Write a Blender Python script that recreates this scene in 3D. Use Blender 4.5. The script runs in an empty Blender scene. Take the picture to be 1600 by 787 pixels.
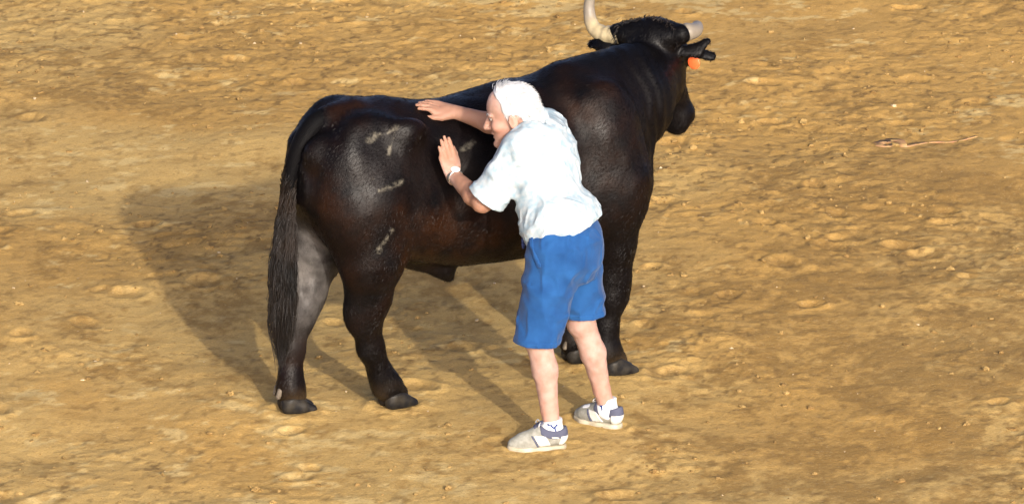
import bpy, math, random
import numpy as np

# ------------------------------------------------------------------ camera, sky, sun, exposure
S = bpy.context.scene
COL = S.collection
R = math.radians

cam_data = bpy.data.cameras.new("Camera")
cam = bpy.data.objects.new("Camera", cam_data)
COL.objects.link(cam)
CAM_D, CAM_EL, CAM_W = 28.0, R(16), 4.73          # metres to the centre of view, tilt down, width seen there
cam.location = (0, -CAM_D * math.cos(CAM_EL), CAM_D * math.sin(CAM_EL))
cam.rotation_euler = (R(90) - CAM_EL, 0, 0)
cam_data.sensor_width = 36
cam_data.lens = 36 / 2 / (CAM_W / 2 / CAM_D)
cam_data.clip_end = 2000
S.camera = cam

SUN_EL, SUN_AZ = R(20.7), math.atan2(-0.96, 0.29)   # where the light comes from
world = bpy.data.worlds.new("World")
S.world = world
world.use_nodes = True
wn = world.node_tree
sky = wn.nodes.new("ShaderNodeTexSky")
sky.sky_type = 'NISHITA'
sky.sun_disc = False
sky.sun_elevation = SUN_EL
sky.sun_rotation = R(90) - SUN_AZ
sky.air_density = 0.2
sky.dust_density = 2.0
sky.ozone_density = 0.0
wn.links.new(sky.outputs[0], wn.nodes["Background"].inputs[0])
wn.nodes["Background"].inputs[1].default_value = 0.15

sun_data = bpy.data.lights.new("Sun", 'SUN')
sun_data.energy = 1.4
sun_data.angle = R(0.9)
sun_data.color = (1.0, 0.93, 0.80)
sun = bpy.data.objects.new("Sun", sun_data)
COL.objects.link(sun)
sun.location = (6, -20, 10)
sun.rotation_euler = (R(90) - SUN_EL, 0, SUN_AZ + R(90))

S.view_settings.view_transform = 'Standard'
S.view_settings.look = 'None'
S.view_settings.exposure = 1.38
S.view_settings.gamma = 1
S.cycles.use_denoising = True

rng = np.random.default_rng(11)
random.seed(11)

# ------------------------------------------------------------------ noise
def _hash(ix, iy, iz, seed):
    h = (ix.astype(np.int64) * 374761393 + iy.astype(np.int64) * 668265263 + iz.astype(np.int64) * 2147483647 + seed * 1274126177) & 0xFFFFFFFF
    h = ((h ^ (h >> 13)) * 1274126177) & 0xFFFFFFFF
    h = (h ^ (h >> 16)) & 0xFFFFFF
    return h.astype(np.float64) / 0xFFFFFF

def vnoise(x, y, z, seed=0):
    """smooth value noise, -1..1"""
    x, y, z = np.broadcast_arrays(x, y, z)
    ix, iy, iz = np.floor(x), np.floor(y), np.floor(z)
    fx, fy, fz = x - ix, y - iy, z - iz
    fx, fy, fz = [f * f * f * (f * (f * 6 - 15) + 10) for f in (fx, fy, fz)]
    r = 0
    for dx in (0, 1):
        wx = fx if dx else 1 - fx
        for dy in (0, 1):
            wy = fy if dy else 1 - fy
            for dz in (0, 1):
                wz = fz if dz else 1 - fz
                r = r + _hash(ix + dx, iy + dy, iz + dz, seed) * wx * wy * wz
    return r * 2 - 1

def noise2(x, y, seed=0):
    x, y = np.broadcast_arrays(x, y)
    ix, iy = np.floor(x), np.floor(y)
    fx, fy = x - ix, y - iy
    fx, fy = [f * f * f * (f * (f * 6 - 15) + 10) for f in (fx, fy)]
    zz = np.zeros_like(ix)
    r = 0
    for dx in (0, 1):
        for dy in (0, 1):
            r = r + _hash(ix + dx, iy + dy, zz, seed) * (fx if dx else 1 - fx) * (fy if dy else 1 - fy)
    return r * 2 - 1

# ------------------------------------------------------------------ signed-distance modelling
def V(*a):
    return np.array(a[0] if len(a) == 1 else a, float)

def unit(v):
    v = V(v)
    return v / np.linalg.norm(v)

def smin(a, b, k):
    if k <= 0:
        return np.minimum(a, b)
    h = np.maximum(k - np.abs(a - b), 0) / k
    return np.minimum(a, b) - h * h * k * 0.25

def smax(a, b, k):
    return -smin(-a, -b, k)

def smooth01(t):
    t = np.clip(t, 0, 1)
    return t * t * (3 - 2 * t)

class Cone:
    """a limb: tapered, round-ended, optionally flattened along a direction"""
    def __init__(s, a, b, ra, rb, flat=None, f=1.0):
        s.a, s.b, s.ra, s.rb, s.f = V(a), V(b), ra, rb, f
        s.flat = unit(flat) if flat is not None else None
        r = max(ra, rb)
        s.lo, s.hi = np.minimum(s.a, s.b) - r, np.maximum(s.a, s.b) + r
    def d(s, X, Y, Z):
        px, py, pz = X - s.a[0], Y - s.a[1], Z - s.a[2]
        ab = s.b - s.a
        t = np.clip((px * ab[0] + py * ab[1] + pz * ab[2]) / max(ab @ ab, 1e-9), 0, 1)
        qx, qy, qz = px - t * ab[0], py - t * ab[1], pz - t * ab[2]
        if s.flat is not None:
            m = (qx * s.flat[0] + qy * s.flat[1] + qz * s.flat[2]) * (1 / s.f - 1)
            qx, qy, qz = qx + m * s.flat[0], qy + m * s.flat[1], qz + m * s.flat[2]
        return np.sqrt(qx * qx + qy * qy + qz * qz) - (s.ra + t * (s.rb - s.ra))

class Ell:
    """an ellipsoid with its own axes"""
    def __init__(s, c, r, ax=None):
        s.c, s.r = V(c), V(r)
        s.ax = np.array([unit(a) for a in ax]) if ax is not None else np.eye(3)
        e = np.sqrt(((s.ax * s.r[:, None]) ** 2).sum(0))
        s.lo, s.hi = s.c - e, s.c + e
    def d(s, X, Y, Z):
        px, py, pz = X - s.c[0], Y - s.c[1], Z - s.c[2]
        k0 = k1 = 0
        for i in range(3):
            q = (px * s.ax[i, 0] + py * s.ax[i, 1] + pz * s.ax[i, 2]) / s.r[i]
            k0 = k0 + q * q
            k1 = k1 + (q / s.r[i]) ** 2
        k0, k1 = np.sqrt(k0), np.sqrt(k1)
        return k0 * (k0 - 1) / np.maximum(k1, 1e-6)

class Loft:
    """a trunk lying along x: sections of (x, bottom, top, half width)"""
    def __init__(s, secs, egg=0.15, power=2.2):
        a = np.array(secs, float)
        s.xs = np.linspace(a[0, 0], a[-1, 0], 160)
        t = [np.interp(s.xs, a[:, 0], a[:, i]) for i in (1, 2, 3)]
        ker = np.exp(-0.5 * (np.arange(-10, 11) / 4.5) ** 2); ker /= ker.sum()
        s.t = [np.convolve(np.pad(q, 10, mode='edge'), ker, 'valid') for q in t]
        s.egg, s.p = egg, power
        w = a[:, 3].max()
        s.lo, s.hi = V(a[0, 0], -w, a[:, 1].min()), V(a[-1, 0], w, a[:, 2].max())
    def d(s, X, Y, Z):
        xc = np.clip(X, s.xs[0], s.xs[-1])
        zb, zt, w = [np.interp(xc, s.xs, q) for q in s.t]
        h, zc = (zt - zb) / 2, (zt + zb) / 2
        zn = (Z - zc) / h
        ww = w * (1 - s.egg * np.clip(zn, -1, 1))
        q = (np.abs(Y / ww) ** s.p + np.abs(zn) ** s.p) ** (1 / s.p)
        dd = (q - 1) * np.minimum(ww, h)
        ex = np.abs(X - xc)
        return np.where(ex > 0, np.sqrt(ex ** 2 + np.maximum(dd, 0) ** 2) + np.minimum(dd, 0) * 0, dd)

class Grid:
    def __init__(s, lo, hi, res):
        s.res = res
        s.lo = V(lo)
        n = np.ceil((V(hi) - s.lo) / res).astype(int) + 1
        s.ax = [s.lo[i] + np.arange(n[i]) * res for i in range(3)]
        s.v = np.full(tuple(n), 0.5, np.float32)
    def _sub(s, lo, hi, pad):
        sl = []
        for i in range(3):
            a = int(np.clip(np.floor((lo[i] - pad - s.lo[i]) / s.res), 0, len(s.ax[i])))
            b = int(np.clip(np.ceil((hi[i] + pad - s.lo[i]) / s.res) + 1, 0, len(s.ax[i])))
            sl.append(slice(a, b))
        return tuple(sl)
    def co(s, sl=(slice(None),) * 3):
        return (s.ax[0][sl[0]][:, None, None], s.ax[1][sl[1]][None, :, None], s.ax[2][sl[2]][None, None, :])
    def add(s, p, k=0.03, off=0.0):
        sl = s._sub(p.lo, p.hi, 0.06 + k + max(off, 0))
        if min(q.stop - q.start for q in sl) <= 0:
            return s
        s.v[sl] = smin(s.v[sl], p.d(*s.co(sl)) - off, k)
        return s
    def cut(s, p, k=0.03):
        sl = s._sub(p.lo, p.hi, 0.06 + k)
        if min(q.stop - q.start for q in sl) <= 0:
            return s
        s.v[sl] = smax(s.v[sl], -p.d(*s.co(sl)), k)
        return s
    def plane(s, p, n, k=0.0):
        """keep the side of the plane through p that n points away from"""
        n = unit(n); X, Y, Z = s.co()
        s.v = smax(s.v, ((X - p[0]) * n[0] + (Y - p[1]) * n[1] + (Z - p[2]) * n[2]).astype(np.float32), k)
        return s
    def shell(s, t):
        s.v = np.maximum(s.v, -(s.v + t))
        return s
    def ripple(s, fn, band=0.05):
        """add a displacement only near the surface"""
        m = np.abs(s.v) < band
        i = np.nonzero(m)
        s.v[i] += fn(s.ax[0][i[0]], s.ax[1][i[1]], s.ax[2][i[2]]).astype(np.float32)
        return s
    def mesh(s):
        """naive surface nets"""
        v = np.pad(s.v, 1, constant_values=0.5)
        lo = s.lo - s.res
        ins = v < 0
        n = np.array(v.shape) - 1
        cnt = np.zeros(n, np.int8)
        for a in (0, 1):
            for b in (0, 1):
                for c in (0, 1):
                    cnt += ins[a:a + n[0], b:b + n[1], c:c + n[2]]
        act = np.argwhere((cnt > 0) & (cnt < 8))
        idx = np.full(n, -1, np.int32)
        idx[tuple(act.T)] = np.arange(len(act))
        acc = np.zeros((len(act), 3)); w = np.zeros(len(act))
        corners = [(a, b, c) for a in (0, 1) for b in (0, 1) for c in (0, 1)]
        val = {c: v[act[:, 0] + c[0], act[:, 1] + c[1], act[:, 2] + c[2]].astype(float) for c in corners}
        for c in corners:
            for ax in range(3):
                if c[ax] == 0:
                    e = tuple(1 if i == ax else c[i] for i in range(3))
                    va, vb = val[c], val[e]
                    m = (va < 0) != (vb < 0)
                    t = np.where(m, va / np.where(m, va - vb, 1), 0)
                    for i in range(3):
                        acc[:, i] += np.where(m, c[i] + (t if i == ax else 0), 0)
                    w += m
        P = lo + (act + acc / w[:, None]) * s.res
        quads = []
        for ax in range(3):
            b, c = (ax + 1) % 3, (ax + 2) % 3
            sh = [slice(None)] * 3; sh2 = [slice(None)] * 3
            sh[ax] = slice(0, -1); sh2[ax] = slice(1, None)
            A, B = ins[tuple(sh)], ins[tuple(sh2)]
            for flip, m in ((False, A & ~B), (True, ~A & B)):
                e = np.argwhere(m)
                e = e[(e[:, b] > 0) & (e[:, c] > 0) & (e[:, b] < n[b]) & (e[:, c] < n[c])]
                q = []
                for db, dc in ((1, 1), (0, 1), (0, 0), (1, 0)):
                    f = e.copy(); f[:, b] -= db; f[:, c] -= dc
                    q.append(idx[tuple(f.T)])
                q = np.stack(q, 1)
                quads.append(q[:, ::-1] if flip else q)
        return P, np.concatenate(quads)

def mesh_np(name, P, F, smooth=True):
    """mesh from numpy arrays; F is an (n, 3 or 4) array"""
    me = bpy.data.meshes.new(name)
    P = np.asarray(P, np.float32); F = np.asarray(F, np.int32)
    me.vertices.add(len(P)); me.vertices.foreach_set("co", P.ravel())
    k = F.shape[1]
    me.loops.add(F.size); me.loops.foreach_set("vertex_index", F.ravel())
    me.polygons.add(len(F))
    me.polygons.foreach_set("loop_start", np.arange(0, F.size, k, dtype=np.int32))
    me.polygons.foreach_set("loop_total", np.full(len(F), k, np.int32))
    me.polygons.foreach_set("use_smooth", np.full(len(F), smooth, bool))
    me.update(calc_edges=True)
    me.validate()
    return me

def attr(me, name, values):
    a = me.attributes.new(name, 'FLOAT', 'POINT')
    a.data.foreach_set("value", np.asarray(values, np.float32))

def link(name, me, mat, parent=None, label=None, cat=None, kind=None):
    o = bpy.data.objects.new(name, me)
    if mat is not None:
        me.materials.append(mat)
    COL.objects.link(o)
    if parent is not None:
        o.parent = parent
    if label: o["label"] = label
    if cat: o["category"] = cat
    if kind: o["kind"] = kind
    return o

def tubes(curves, radii, sides=5, caps=True):
    """many tapered tubes as one vertex and quad list; curves: list of (n,3), radii: list of (n,)"""
    P, F, T, base = [], [], [], 0
    for c, r in zip(curves, radii):
        c = np.asarray(c, float); r = np.asarray(r, float); n = len(c)
        t = np.gradient(c, axis=0); t /= np.linalg.norm(t, axis=1)[:, None] + 1e-9
        ref = V(0.31, 0.87, 0.38) if abs(t[0] @ V(0.31, 0.87, 0.38)) < 0.85 else V(1, 0, 0)
        a = np.cross(t, ref); a /= np.linalg.norm(a, axis=1)[:, None] + 1e-9
        b = np.cross(t, a)
        th = np.arange(sides) * 2 * math.pi / sides
        ring = c[:, None] + r[:, None, None] * (np.cos(th)[None, :, None] * a[:, None] + np.sin(th)[None, :, None] * b[:, None])
        P.append(ring.reshape(-1, 3)); T.append(np.repeat(np.linspace(0, 1, n), sides))
        i = np.arange(n - 1)[:, None] * sides + np.arange(sides)[None]
        j = np.arange(n - 1)[:, None] * sides + (np.arange(sides)[None] + 1) % sides
        F.append(base + np.stack([i, i + sides, j + sides, j], -1).reshape(-1, 4)[:, ::-1])
        base += n * sides
        if caps:
            P.append(c[[0, -1]] - V(t[0] * 0) ); T.append(np.array([0, 1]))
            k = np.arange(sides); k2 = (k + 1) % sides; s0 = base - n * sides; s1 = base - sides
            F.append(np.stack([s0 + k2, s0 + k, np.full(sides, base), np.full(sides, base)], -1)[:, ::-1])
            F.append(np.stack([s1 + k, s1 + k2, np.full(sides, base + 1), np.full(sides, base + 1)], -1)[:, ::-1])
            base += 2
    return np.concatenate(P), np.concatenate(F), np.concatenate(T)

def tube_mesh(name, curves, radii, sides=5):
    P, F, T = tubes(curves, radii, sides)
    quad = F[F[:, 2] != F[:, 3]]; tri = F[F[:, 2] == F[:, 3]][:, :3]
    F3 = np.concatenate([quad[:, [0, 1, 2]], quad[:, [0, 2, 3]], tri])
    me = mesh_np(name, P, F3)
    if len(me.vertices) == len(T):
        attr(me, "along", T)
    return me

def spline(pts, n):
    """smooth curve through points"""
    p = np.asarray(pts, float)
    q = np.vstack([2 * p[0] - p[1], p, 2 * p[-1] - p[-2]])
    out = []
    m = len(p) - 1
    for u in np.linspace(0, m, n):
        i = min(int(u), m - 1); t = u - i
        a, b, c, d = q[i], q[i + 1], q[i + 2], q[i + 3]
        out.append(0.5 * (2 * b + (c - a) * t + (2 * a - 5 * b + 4 * c - d) * t * t + (3 * b - a - 3 * c + d) * t ** 3))
    return np.array(out)

# ------------------------------------------------------------------ materials
def mat(name, color=(0.5, 0.5, 0.5), rough=0.7, spec=0.3, noise=None, bump=None, sheen=0.0, sss=0.0, metal=0.0):
    """noise: (scale, second colour, amount); bump: list of (scale, strength, distance)"""
    m = bpy.data.materials.new(name); m.use_nodes = True
    nt = m.node_tree; b = nt.nodes["Principled BSDF"]
    b.inputs["Base Color"].default_value = (*color, 1)
    b.inputs["Roughness"].default_value = rough
    b.inputs["Specular IOR Level"].default_value = spec
    b.inputs["Metallic"].default_value = metal
    b.inputs["Sheen Weight"].default_value = sheen
    if sss:
        b.inputs["Subsurface Weight"].default_value = sss
        b.inputs["Subsurface Radius"].default_value = (0.012, 0.004, 0.002)
        b.inputs["Subsurface Scale"].default_value = 0.6
    tc = nt.nodes.new("ShaderNodeTexCoord")
    if noise:
        n = nt.nodes.new("ShaderNodeTexNoise"); n.inputs["Scale"].default_value = noise[0]; n.inputs["Detail"].default_value = 5
        nt.links.new(tc.outputs["Object"], n.inputs["Vector"])
        cr = nt.nodes.new("ShaderNodeMapRange"); cr.inputs[1].default_value = 0.35; cr.inputs[2].default_value = 0.68
        nt.links.new(n.outputs[0], cr.inputs[0])
        ml = nt.nodes.new("ShaderNodeMath"); ml.operation = 'MULTIPLY'; ml.inputs[1].default_value = noise[2]
        nt.links.new(cr.outputs[0], ml.inputs[0])
        mx = nt.nodes.new("ShaderNodeMix"); mx.data_type = 'RGBA'
        mx.inputs[6].default_value = (*color, 1); mx.inputs[7].default_value = (*noise[1], 1)
        nt.links.new(ml.outputs[0], mx.inputs[0]); nt.links.new(mx.outputs[2], b.inputs["Base Color"])
    prev = None
    for sc, st, dist in (bump or []):
        n = nt.nodes.new("ShaderNodeTexNoise"); n.inputs["Scale"].default_value = sc; n.inputs["Detail"].default_value = 4
        nt.links.new(tc.outputs["Object"], n.inputs["Vector"])
        bp = nt.nodes.new("ShaderNodeBump"); bp.inputs["Strength"].default_value = st; bp.inputs["Distance"].default_value = dist
        nt.links.new(n.outputs[0], bp.inputs["Height"])
        if prev: nt.links.new(prev.outputs[0], bp.inputs["Normal"])
        prev = bp
    if prev: nt.links.new(prev.outputs[0], b.inputs["Normal"])
    return m

def mixin(m, attribute, color, strength=1.0, breakup=None, rough=None):
    """blend another colour in where a point attribute says so"""
    nt = m.node_tree; b = nt.nodes["Principled BSDF"]
    a = nt.nodes.new("ShaderNodeAttribute"); a.attribute_name = attribute
    f = a.outputs["Fac"]
    if breakup:
        tc = nt.nodes.new("ShaderNodeTexCoord")
        n = nt.nodes.new("ShaderNodeTexNoise"); n.inputs["Scale"].default_value = breakup[0]; n.inputs["Detail"].default_value = 4
        nt.links.new(tc.outputs["Object"], n.inputs["Vector"])
        r = nt.nodes.new("ShaderNodeMapRange"); r.inputs[1].default_value = breakup[1]; r.inputs[2].default_value = breakup[2]
        nt.links.new(n.outputs[0], r.inputs[0])
        ml = nt.nodes.new("ShaderNodeMath"); ml.operation = 'MULTIPLY'
        nt.links.new(f, ml.inputs[0]); nt.links.new(r.outputs[0], ml.inputs[1]); f = ml.outputs[0]
    ml = nt.nodes.new("ShaderNodeMath"); ml.operation = 'MULTIPLY'; ml.inputs[1].default_value = strength; ml.use_clamp = True
    nt.links.new(f, ml.inputs[0])
    mx = nt.nodes.new("ShaderNodeMix"); mx.data_type = 'RGBA'
    inp = b.inputs["Base Color"]
    if inp.is_linked:
        nt.links.new(inp.links[0].from_socket, mx.inputs[6])
    else:
        mx.inputs[6].default_value = inp.default_value
    mx.inputs[7].default_value = (*color, 1)
    nt.links.new(ml.outputs[0], mx.inputs[0]); nt.links.new(mx.outputs[2], inp)

M = {}

# ------------------------------------------------------------------ the ground: one sheet of raked, trampled sand
def graded(lo, hi, step, far, n_far):
    mid = np.arange(lo, hi + step / 2, step)
    d = step * 1.07 ** np.arange(1, n_far)
    g = np.cumsum(d)
    return np.concatenate([lo - g[::-1], mid, hi + g])

def fbm(x, y, seed, octs=4, gain=0.55):
    r, a, t = 0, 1.0, 0
    for k in range(octs):
        r = r + a * noise2(x * 2.03 ** k + 3.7 * k, y * 2.03 ** k - 1.9 * k, seed + k)
        t += a; a *= gain
    return r / t * 1.6

def churned(X, Y):
    """how broken up the surface is, 0 smooth .. 1 freshly kicked"""
    return 0.22 + 0.78 * smooth01(0.42 + 0.9 * fbm(X * 0.75 + 7, Y * 0.62, 14, 3))

def ground_height(X, Y):
    wx = X + 0.10 * noise2(X * 2.1, Y * 2.1, 31); wy = Y + 0.10 * noise2(X * 2.1, Y * 2.1, 32)
    ch = churned(X, Y)
    h = 0.016 * noise2(X * 0.9, Y * 0.9, 1) + 0.009 * noise2(wx * 2.4, wy * 2.0, 2)
    h += (0.0020 + 0.0026 * ch) * fbm(wx * 6, wy * 5, 3, 3)
    # crumbs and broken crust
    cr = fbm(X * 24, Y * 22, 5, 2)
    h += (0.0008 + 0.0034 * ch) * np.clip(cr - 0.12, 0, 0.5) * 2
    cr2 = fbm(wx * 11, wy * 10, 15, 2)
    h += 0.0045 * ch * np.clip(cr2 - 0.35, 0, 0.35) * 2
    h -= 0.006 * ch * np.clip(-cr2 - 0.40, 0, 0.4) * 2
    # faint drag-rake lines, bending a little
    s = wy * 0.96 - wx * 0.20 + 0.10 * np.sin(X * 0.7)
    h += 0.0030 * np.clip(noise2(s * 10, wx * 0.5, 9) - 0.1, 0, 1) * (1 - 0.7 * ch)
    return h

prints = []
for i in range(110):
    prints.append((rng.uniform(-3.4, 3.4), rng.uniform(-4.2, 5.6), rng.uniform(0, 6.28), rng.uniform(0.75, 1.35), rng.uniform(0.5, 1.0)))
FEET = [(-0.921, -2.424), (-0.495, -2.351), (0.476, -1.865), (0.292, -1.690), (0.13, -2.95), (0.36, -2.62)]
xs = graded(-3.0, 3.0, 0.0108, 420, 120)
ys = graded(-4.0, 5.3, 0.0180, 420, 116)
GX, GY = np.meshgrid(xs, ys, indexing='ij')
GZ = ground_height(GX, GY)
DAMP = np.zeros_like(GZ)
for (px, py, a, sc, dp) in prints:
    i0, i1 = np.searchsorted(xs, (px - 0.3, px + 0.3)); j0, j1 = np.searchsorted(ys, (py - 0.3, py + 0.3))
    if i1 <= i0 or j1 <= j0:
        continue
    x, y = GX[i0:i1, j0:j1] - px, GY[i0:i1, j0:j1] - py
    u, w = (x * math.cos(a) + y * math.sin(a)) / (0.075 * sc), (-x * math.sin(a) + y * math.cos(a)) / (0.055 * sc)
    q = np.sqrt(u * u + w * w) + 0.18 * noise2(x * 30, y * 30, 77)
    hole = -0.020 * dp * (1 - smooth01((q - 0.45) / 0.6))
    rim = 0.006 * dp * np.exp(-((q - 1.25) / 0.28) ** 2) * (1 + 0.6 * np.sign(u) * np.minimum(np.abs(u), 1))
    ridge = 0.006 * dp * np.exp(-(w / 0.16) ** 2) * (q < 0.9)
    GZ[i0:i1, j0:j1] += hole + rim + ridge * 0.7
    DAMP[i0:i1, j0:j1] = np.maximum(DAMP[i0:i1, j0:j1], dp * (1 - smooth01((q - 0.5) / 0.7)))
# level the sand where feet stand
for (fx, fy) in FEET:
    w = np.exp(-(((GX - fx) ** 2 + (GY - fy) ** 2) / 0.16 ** 2))
    GZ = GZ * (1 - 0.93 * w)
for k, (fx, fy) in enumerate(FEET):
    i0, i1 = np.searchsorted(xs, (fx - 0.4, fx + 0.4)); j0, j1 = np.searchsorted(ys, (fy - 0.4, fy + 0.4))
    x, y = GX[i0:i1, j0:j1] - fx, GY[i0:i1, j0:j1] - fy
    if k < 4:
        q = np.hypot(x, y) / 0.088
    else:
        a, hl = ((0.16, 0.105), (-0.63, 0.100))[k - 4]
        u, w = x * math.cos(a) + y * math.sin(a), -x * math.sin(a) + y * math.cos(a)
        q = np.hypot(np.maximum(np.abs(u) - hl, 0), w) / 0.050
    q = q + 0.22 * noise2(x * 25, y * 25, 131 + k)
    GZ[i0:i1, j0:j1] += (0.013 if k < 4 else 0.008) * np.exp(-((q - 1.25) / 0.35) ** 2) * (0.7 + 0.5 * noise2(x * 14, y * 14, 141 + k)) + 0.004 * np.clip(fbm(x * 30, y * 30, 151, 2), 0, 1) * (q > 1.1) * (q < 2.2)
far = smooth01((np.hypot(GX, GY) - 8) / 20)
GZ *= 1 - far
GZ *= 1 - 0.8 * smooth01((np.maximum(np.maximum(np.abs(GX) - 3.0, 0), np.maximum(np.maximum(-4.0 - GY, GY - 5.3), 0)) - 0.3) / 2.5)
# the sand's colour: damp and dry, trodden and crusted, plus a painted second shadow
WX = GX + 0.22 * noise2(GX * 1.3, GY * 1.1, 51); WY = GY + 0.22 * noise2(GX * 1.3, GY * 1.1, 52)
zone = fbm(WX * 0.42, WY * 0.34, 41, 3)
for (cx, cy, rx, ry, a, am) in ((1.55, 1.35, 0.75, 0.95, -0.5, 0.55), (0.80, -0.3, 0.60, 0.8, -0.5, 0.5), (-2.3, 3.4, 0.7, 1.3, 0.3, 0.5), (1.2, -2.9, 1.2, 0.7, 0.1, 0.35), (1.9, -0.6, 0.8, 1.4, 0.0, 0.35)):  # dark patches right of the bull: its fainter second shadow, put into the colour
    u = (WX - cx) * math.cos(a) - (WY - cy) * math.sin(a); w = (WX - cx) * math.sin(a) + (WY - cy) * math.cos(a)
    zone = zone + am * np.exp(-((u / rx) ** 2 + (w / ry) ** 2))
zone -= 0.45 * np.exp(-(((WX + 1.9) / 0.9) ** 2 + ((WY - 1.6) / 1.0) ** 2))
m_mid = fbm(WX * 3.2, WY * 2.6, 61, 4, 0.6)
m_fine = fbm(GX * 11, GY * 8.5, 71, 4, 0.7)
m_grain = fbm(GX * 34, GY * 24, 81, 2, 0.8)
CH = churned(GX, GY)
out = np.maximum(np.maximum(np.abs(GX) - 3.0, 0), np.maximum(np.maximum(-4.0 - GY, GY - 5.3), 0))   # how far outside the trodden middle
near_fine, near_mid = 1 - smooth01(out / 1.2), 1 - smooth01(out / 6)
m_fine *= near_fine; m_grain *= 1 - smooth01(out / 0.4); m_mid *= near_mid
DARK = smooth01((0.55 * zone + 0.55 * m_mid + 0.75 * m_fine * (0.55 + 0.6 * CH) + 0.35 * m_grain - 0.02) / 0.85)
PALE = smooth01((0.9 * near_mid * fbm(WX * 5.0 + 9, WY * 6.5, 91, 4, 0.65) + 0.5 * near_fine * fbm(GX * 17, GY * 17, 96, 3, 0.7) - 0.5 * zone - 0.42) / 0.55)
WARM = smooth01(0.40 + 0.10 * GY + 0.10 * GX + 0.8 * fbm(WX * 0.8 + 4, WY * 0.7, 101, 3))
FLECK = smooth01((fbm(GX * 27, GY * 20, 111, 2, 0.8) - 0.62) / 0.22) * (0.35 + 0.65 * CH) * near_fine
nx, ny = GX.shape
ii = np.arange(nx * ny).reshape(nx, ny)
F = np.stack([ii[:-1, :-1], ii[1:, :-1], ii[1:, 1:], ii[:-1, 1:]], -1).reshape(-1, 4)
g_me = mesh_np("ground", np.stack([GX, GY, GZ], -1).reshape(-1, 3), F)
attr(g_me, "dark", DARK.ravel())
attr(g_me, "pale", PALE.ravel())
attr(g_me, "warm", WARM.ravel())
attr(g_me, "fleck", FLECK.ravel())
attr(g_me, "damp", DAMP.ravel())

def sand_material(name, c1, c2, c3, grain=True):
    m = bpy.data.materials.new(name); m.use_nodes = True
    nt = m.node_tree; b = nt.nodes["Principled BSDF"]
    b.inputs["Roughness"].default_value = 0.95; b.inputs["Specular IOR Level"].default_value = 0.12
    tc = nt.nodes.new("ShaderNodeTexCoord")
    def nz(scale, detail, stretch=(1, 1, 1), rough=0.6):
        mp = nt.nodes.new("ShaderNodeMapping"); mp.inputs["Scale"].default_value = stretch
        mp.inputs["Rotation"].default_value = (0, 0, R(12))
        n = nt.nodes.new("ShaderNodeTexNoise"); n.inputs["Scale"].default_value = scale; n.inputs["Detail"].default_value = detail; n.inputs["Roughness"].default_value = rough
        nt.links.new(tc.outputs["Object"], mp.inputs[0]); nt.links.new(mp.outputs[0], n.inputs["Vector"])
        return n.outputs[0]
    def ramp(s, a, bb):
        r = nt.nodes.new("ShaderNodeMapRange"); r.interpolation_type = 'SMOOTHSTEP'; r.inputs[1].default_value = a; r.inputs[2].default_value = bb
        nt.links.new(s, r.inputs[0]); return r.outputs[0]
    def mix(f, a, c, fac=1.0):
        ml = nt.nodes.new("ShaderNodeMath"); ml.operation = 'MULTIPLY'; ml.inputs[1].default_value = fac; nt.links.new(f, ml.inputs[0])
        x = nt.nodes.new("ShaderNodeMix"); x.data_type = 'RGBA'; nt.links.new(ml.outputs[0], x.inputs[0])
        if isinstance(a, tuple): x.inputs[6].default_value = (*a, 1)
        else: nt.links.new(a, x.inputs[6])
        x.inputs[7].default_value = (*c, 1); return x.outputs[2]
    def at(n):
        a = nt.nodes.new("ShaderNodeAttribute"); a.attribute_name = n; return a.outputs["Fac"]
    c = mix(at("warm"), c1, c2)
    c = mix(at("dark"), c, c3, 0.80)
    c = mix(ramp(nz(4.5, 9, (0.7, 1.1, 1), 0.72), 0.50, 0.66), c, c3, 0.45)
    c = mix(at("pale"), c, (0.64, 0.47, 0.20), 0.75)
    c = mix(at("damp"), c, (0.19, 0.115, 0.045), 0.5)
    c = mix(at("fleck"), c, (0.14, 0.084, 0.032), 0.65)
    c = mix(ramp(nz(120, 3, (0.8, 1, 1), 0.8), 0.52, 0.66), c, (0.20, 0.12, 0.046), 0.45)
    c = mix(ramp(nz(95, 3, (0.8, 1, 1), 0.8), 0.56, 0.70), c, (0.62, 0.47, 0.26), 0.45)
    nt.links.new(c, b.inputs["Base Color"])
    prev = None
    for sc, st, dist in ((40, 0.4, 0.009), (110, 0.6, 0.005), (300, 0.5, 0.002)):
        bp = nt.nodes.new("ShaderNodeBump"); bp.inputs["Strength"].default_value = st; bp.inputs["Distance"].default_value = dist
        nt.links.new(nz(sc, 3), bp.inputs["Height"])
        if prev: nt.links.new(prev.outputs[0], bp.inputs["Normal"])
        prev = bp
    nt.links.new(prev.outputs[0], b.inputs["Normal"])
    return m

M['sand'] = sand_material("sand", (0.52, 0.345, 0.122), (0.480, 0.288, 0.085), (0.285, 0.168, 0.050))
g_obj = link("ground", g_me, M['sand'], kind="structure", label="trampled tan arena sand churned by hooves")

def zg(x, y):
    i = min(max(int(np.searchsorted(xs, x)), 0), nx - 1); j = min(max(int(np.searchsorted(ys, y)), 0), ny - 1)
    return float(GZ[i, j])

# loose clods and grit on the sand: far too many to count
def rock(n_sub, seed, flat=0.75):
    import bmesh
    bm = bmesh.new(); bmesh.ops.create_icosphere(bm, subdivisions=n_sub, radius=1)
    P = np.array([v.co[:] for v in bm.verts]); Fc = np.array([[v.index for v in f.verts] for f in bm.faces]); bm.free()
    d = 1 + 0.55 * vnoise(P[:, 0] * 1.3 + seed, P[:, 1] * 1.3, P[:, 2] * 1.3, seed) + 0.35 * vnoise(P[:, 0] * 3.3 + seed, P[:, 1] * 3.3, P[:, 2] * 3.3, seed + 5)
    return P * d[:, None] * V(1, 0.85, flat), Fc

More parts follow.
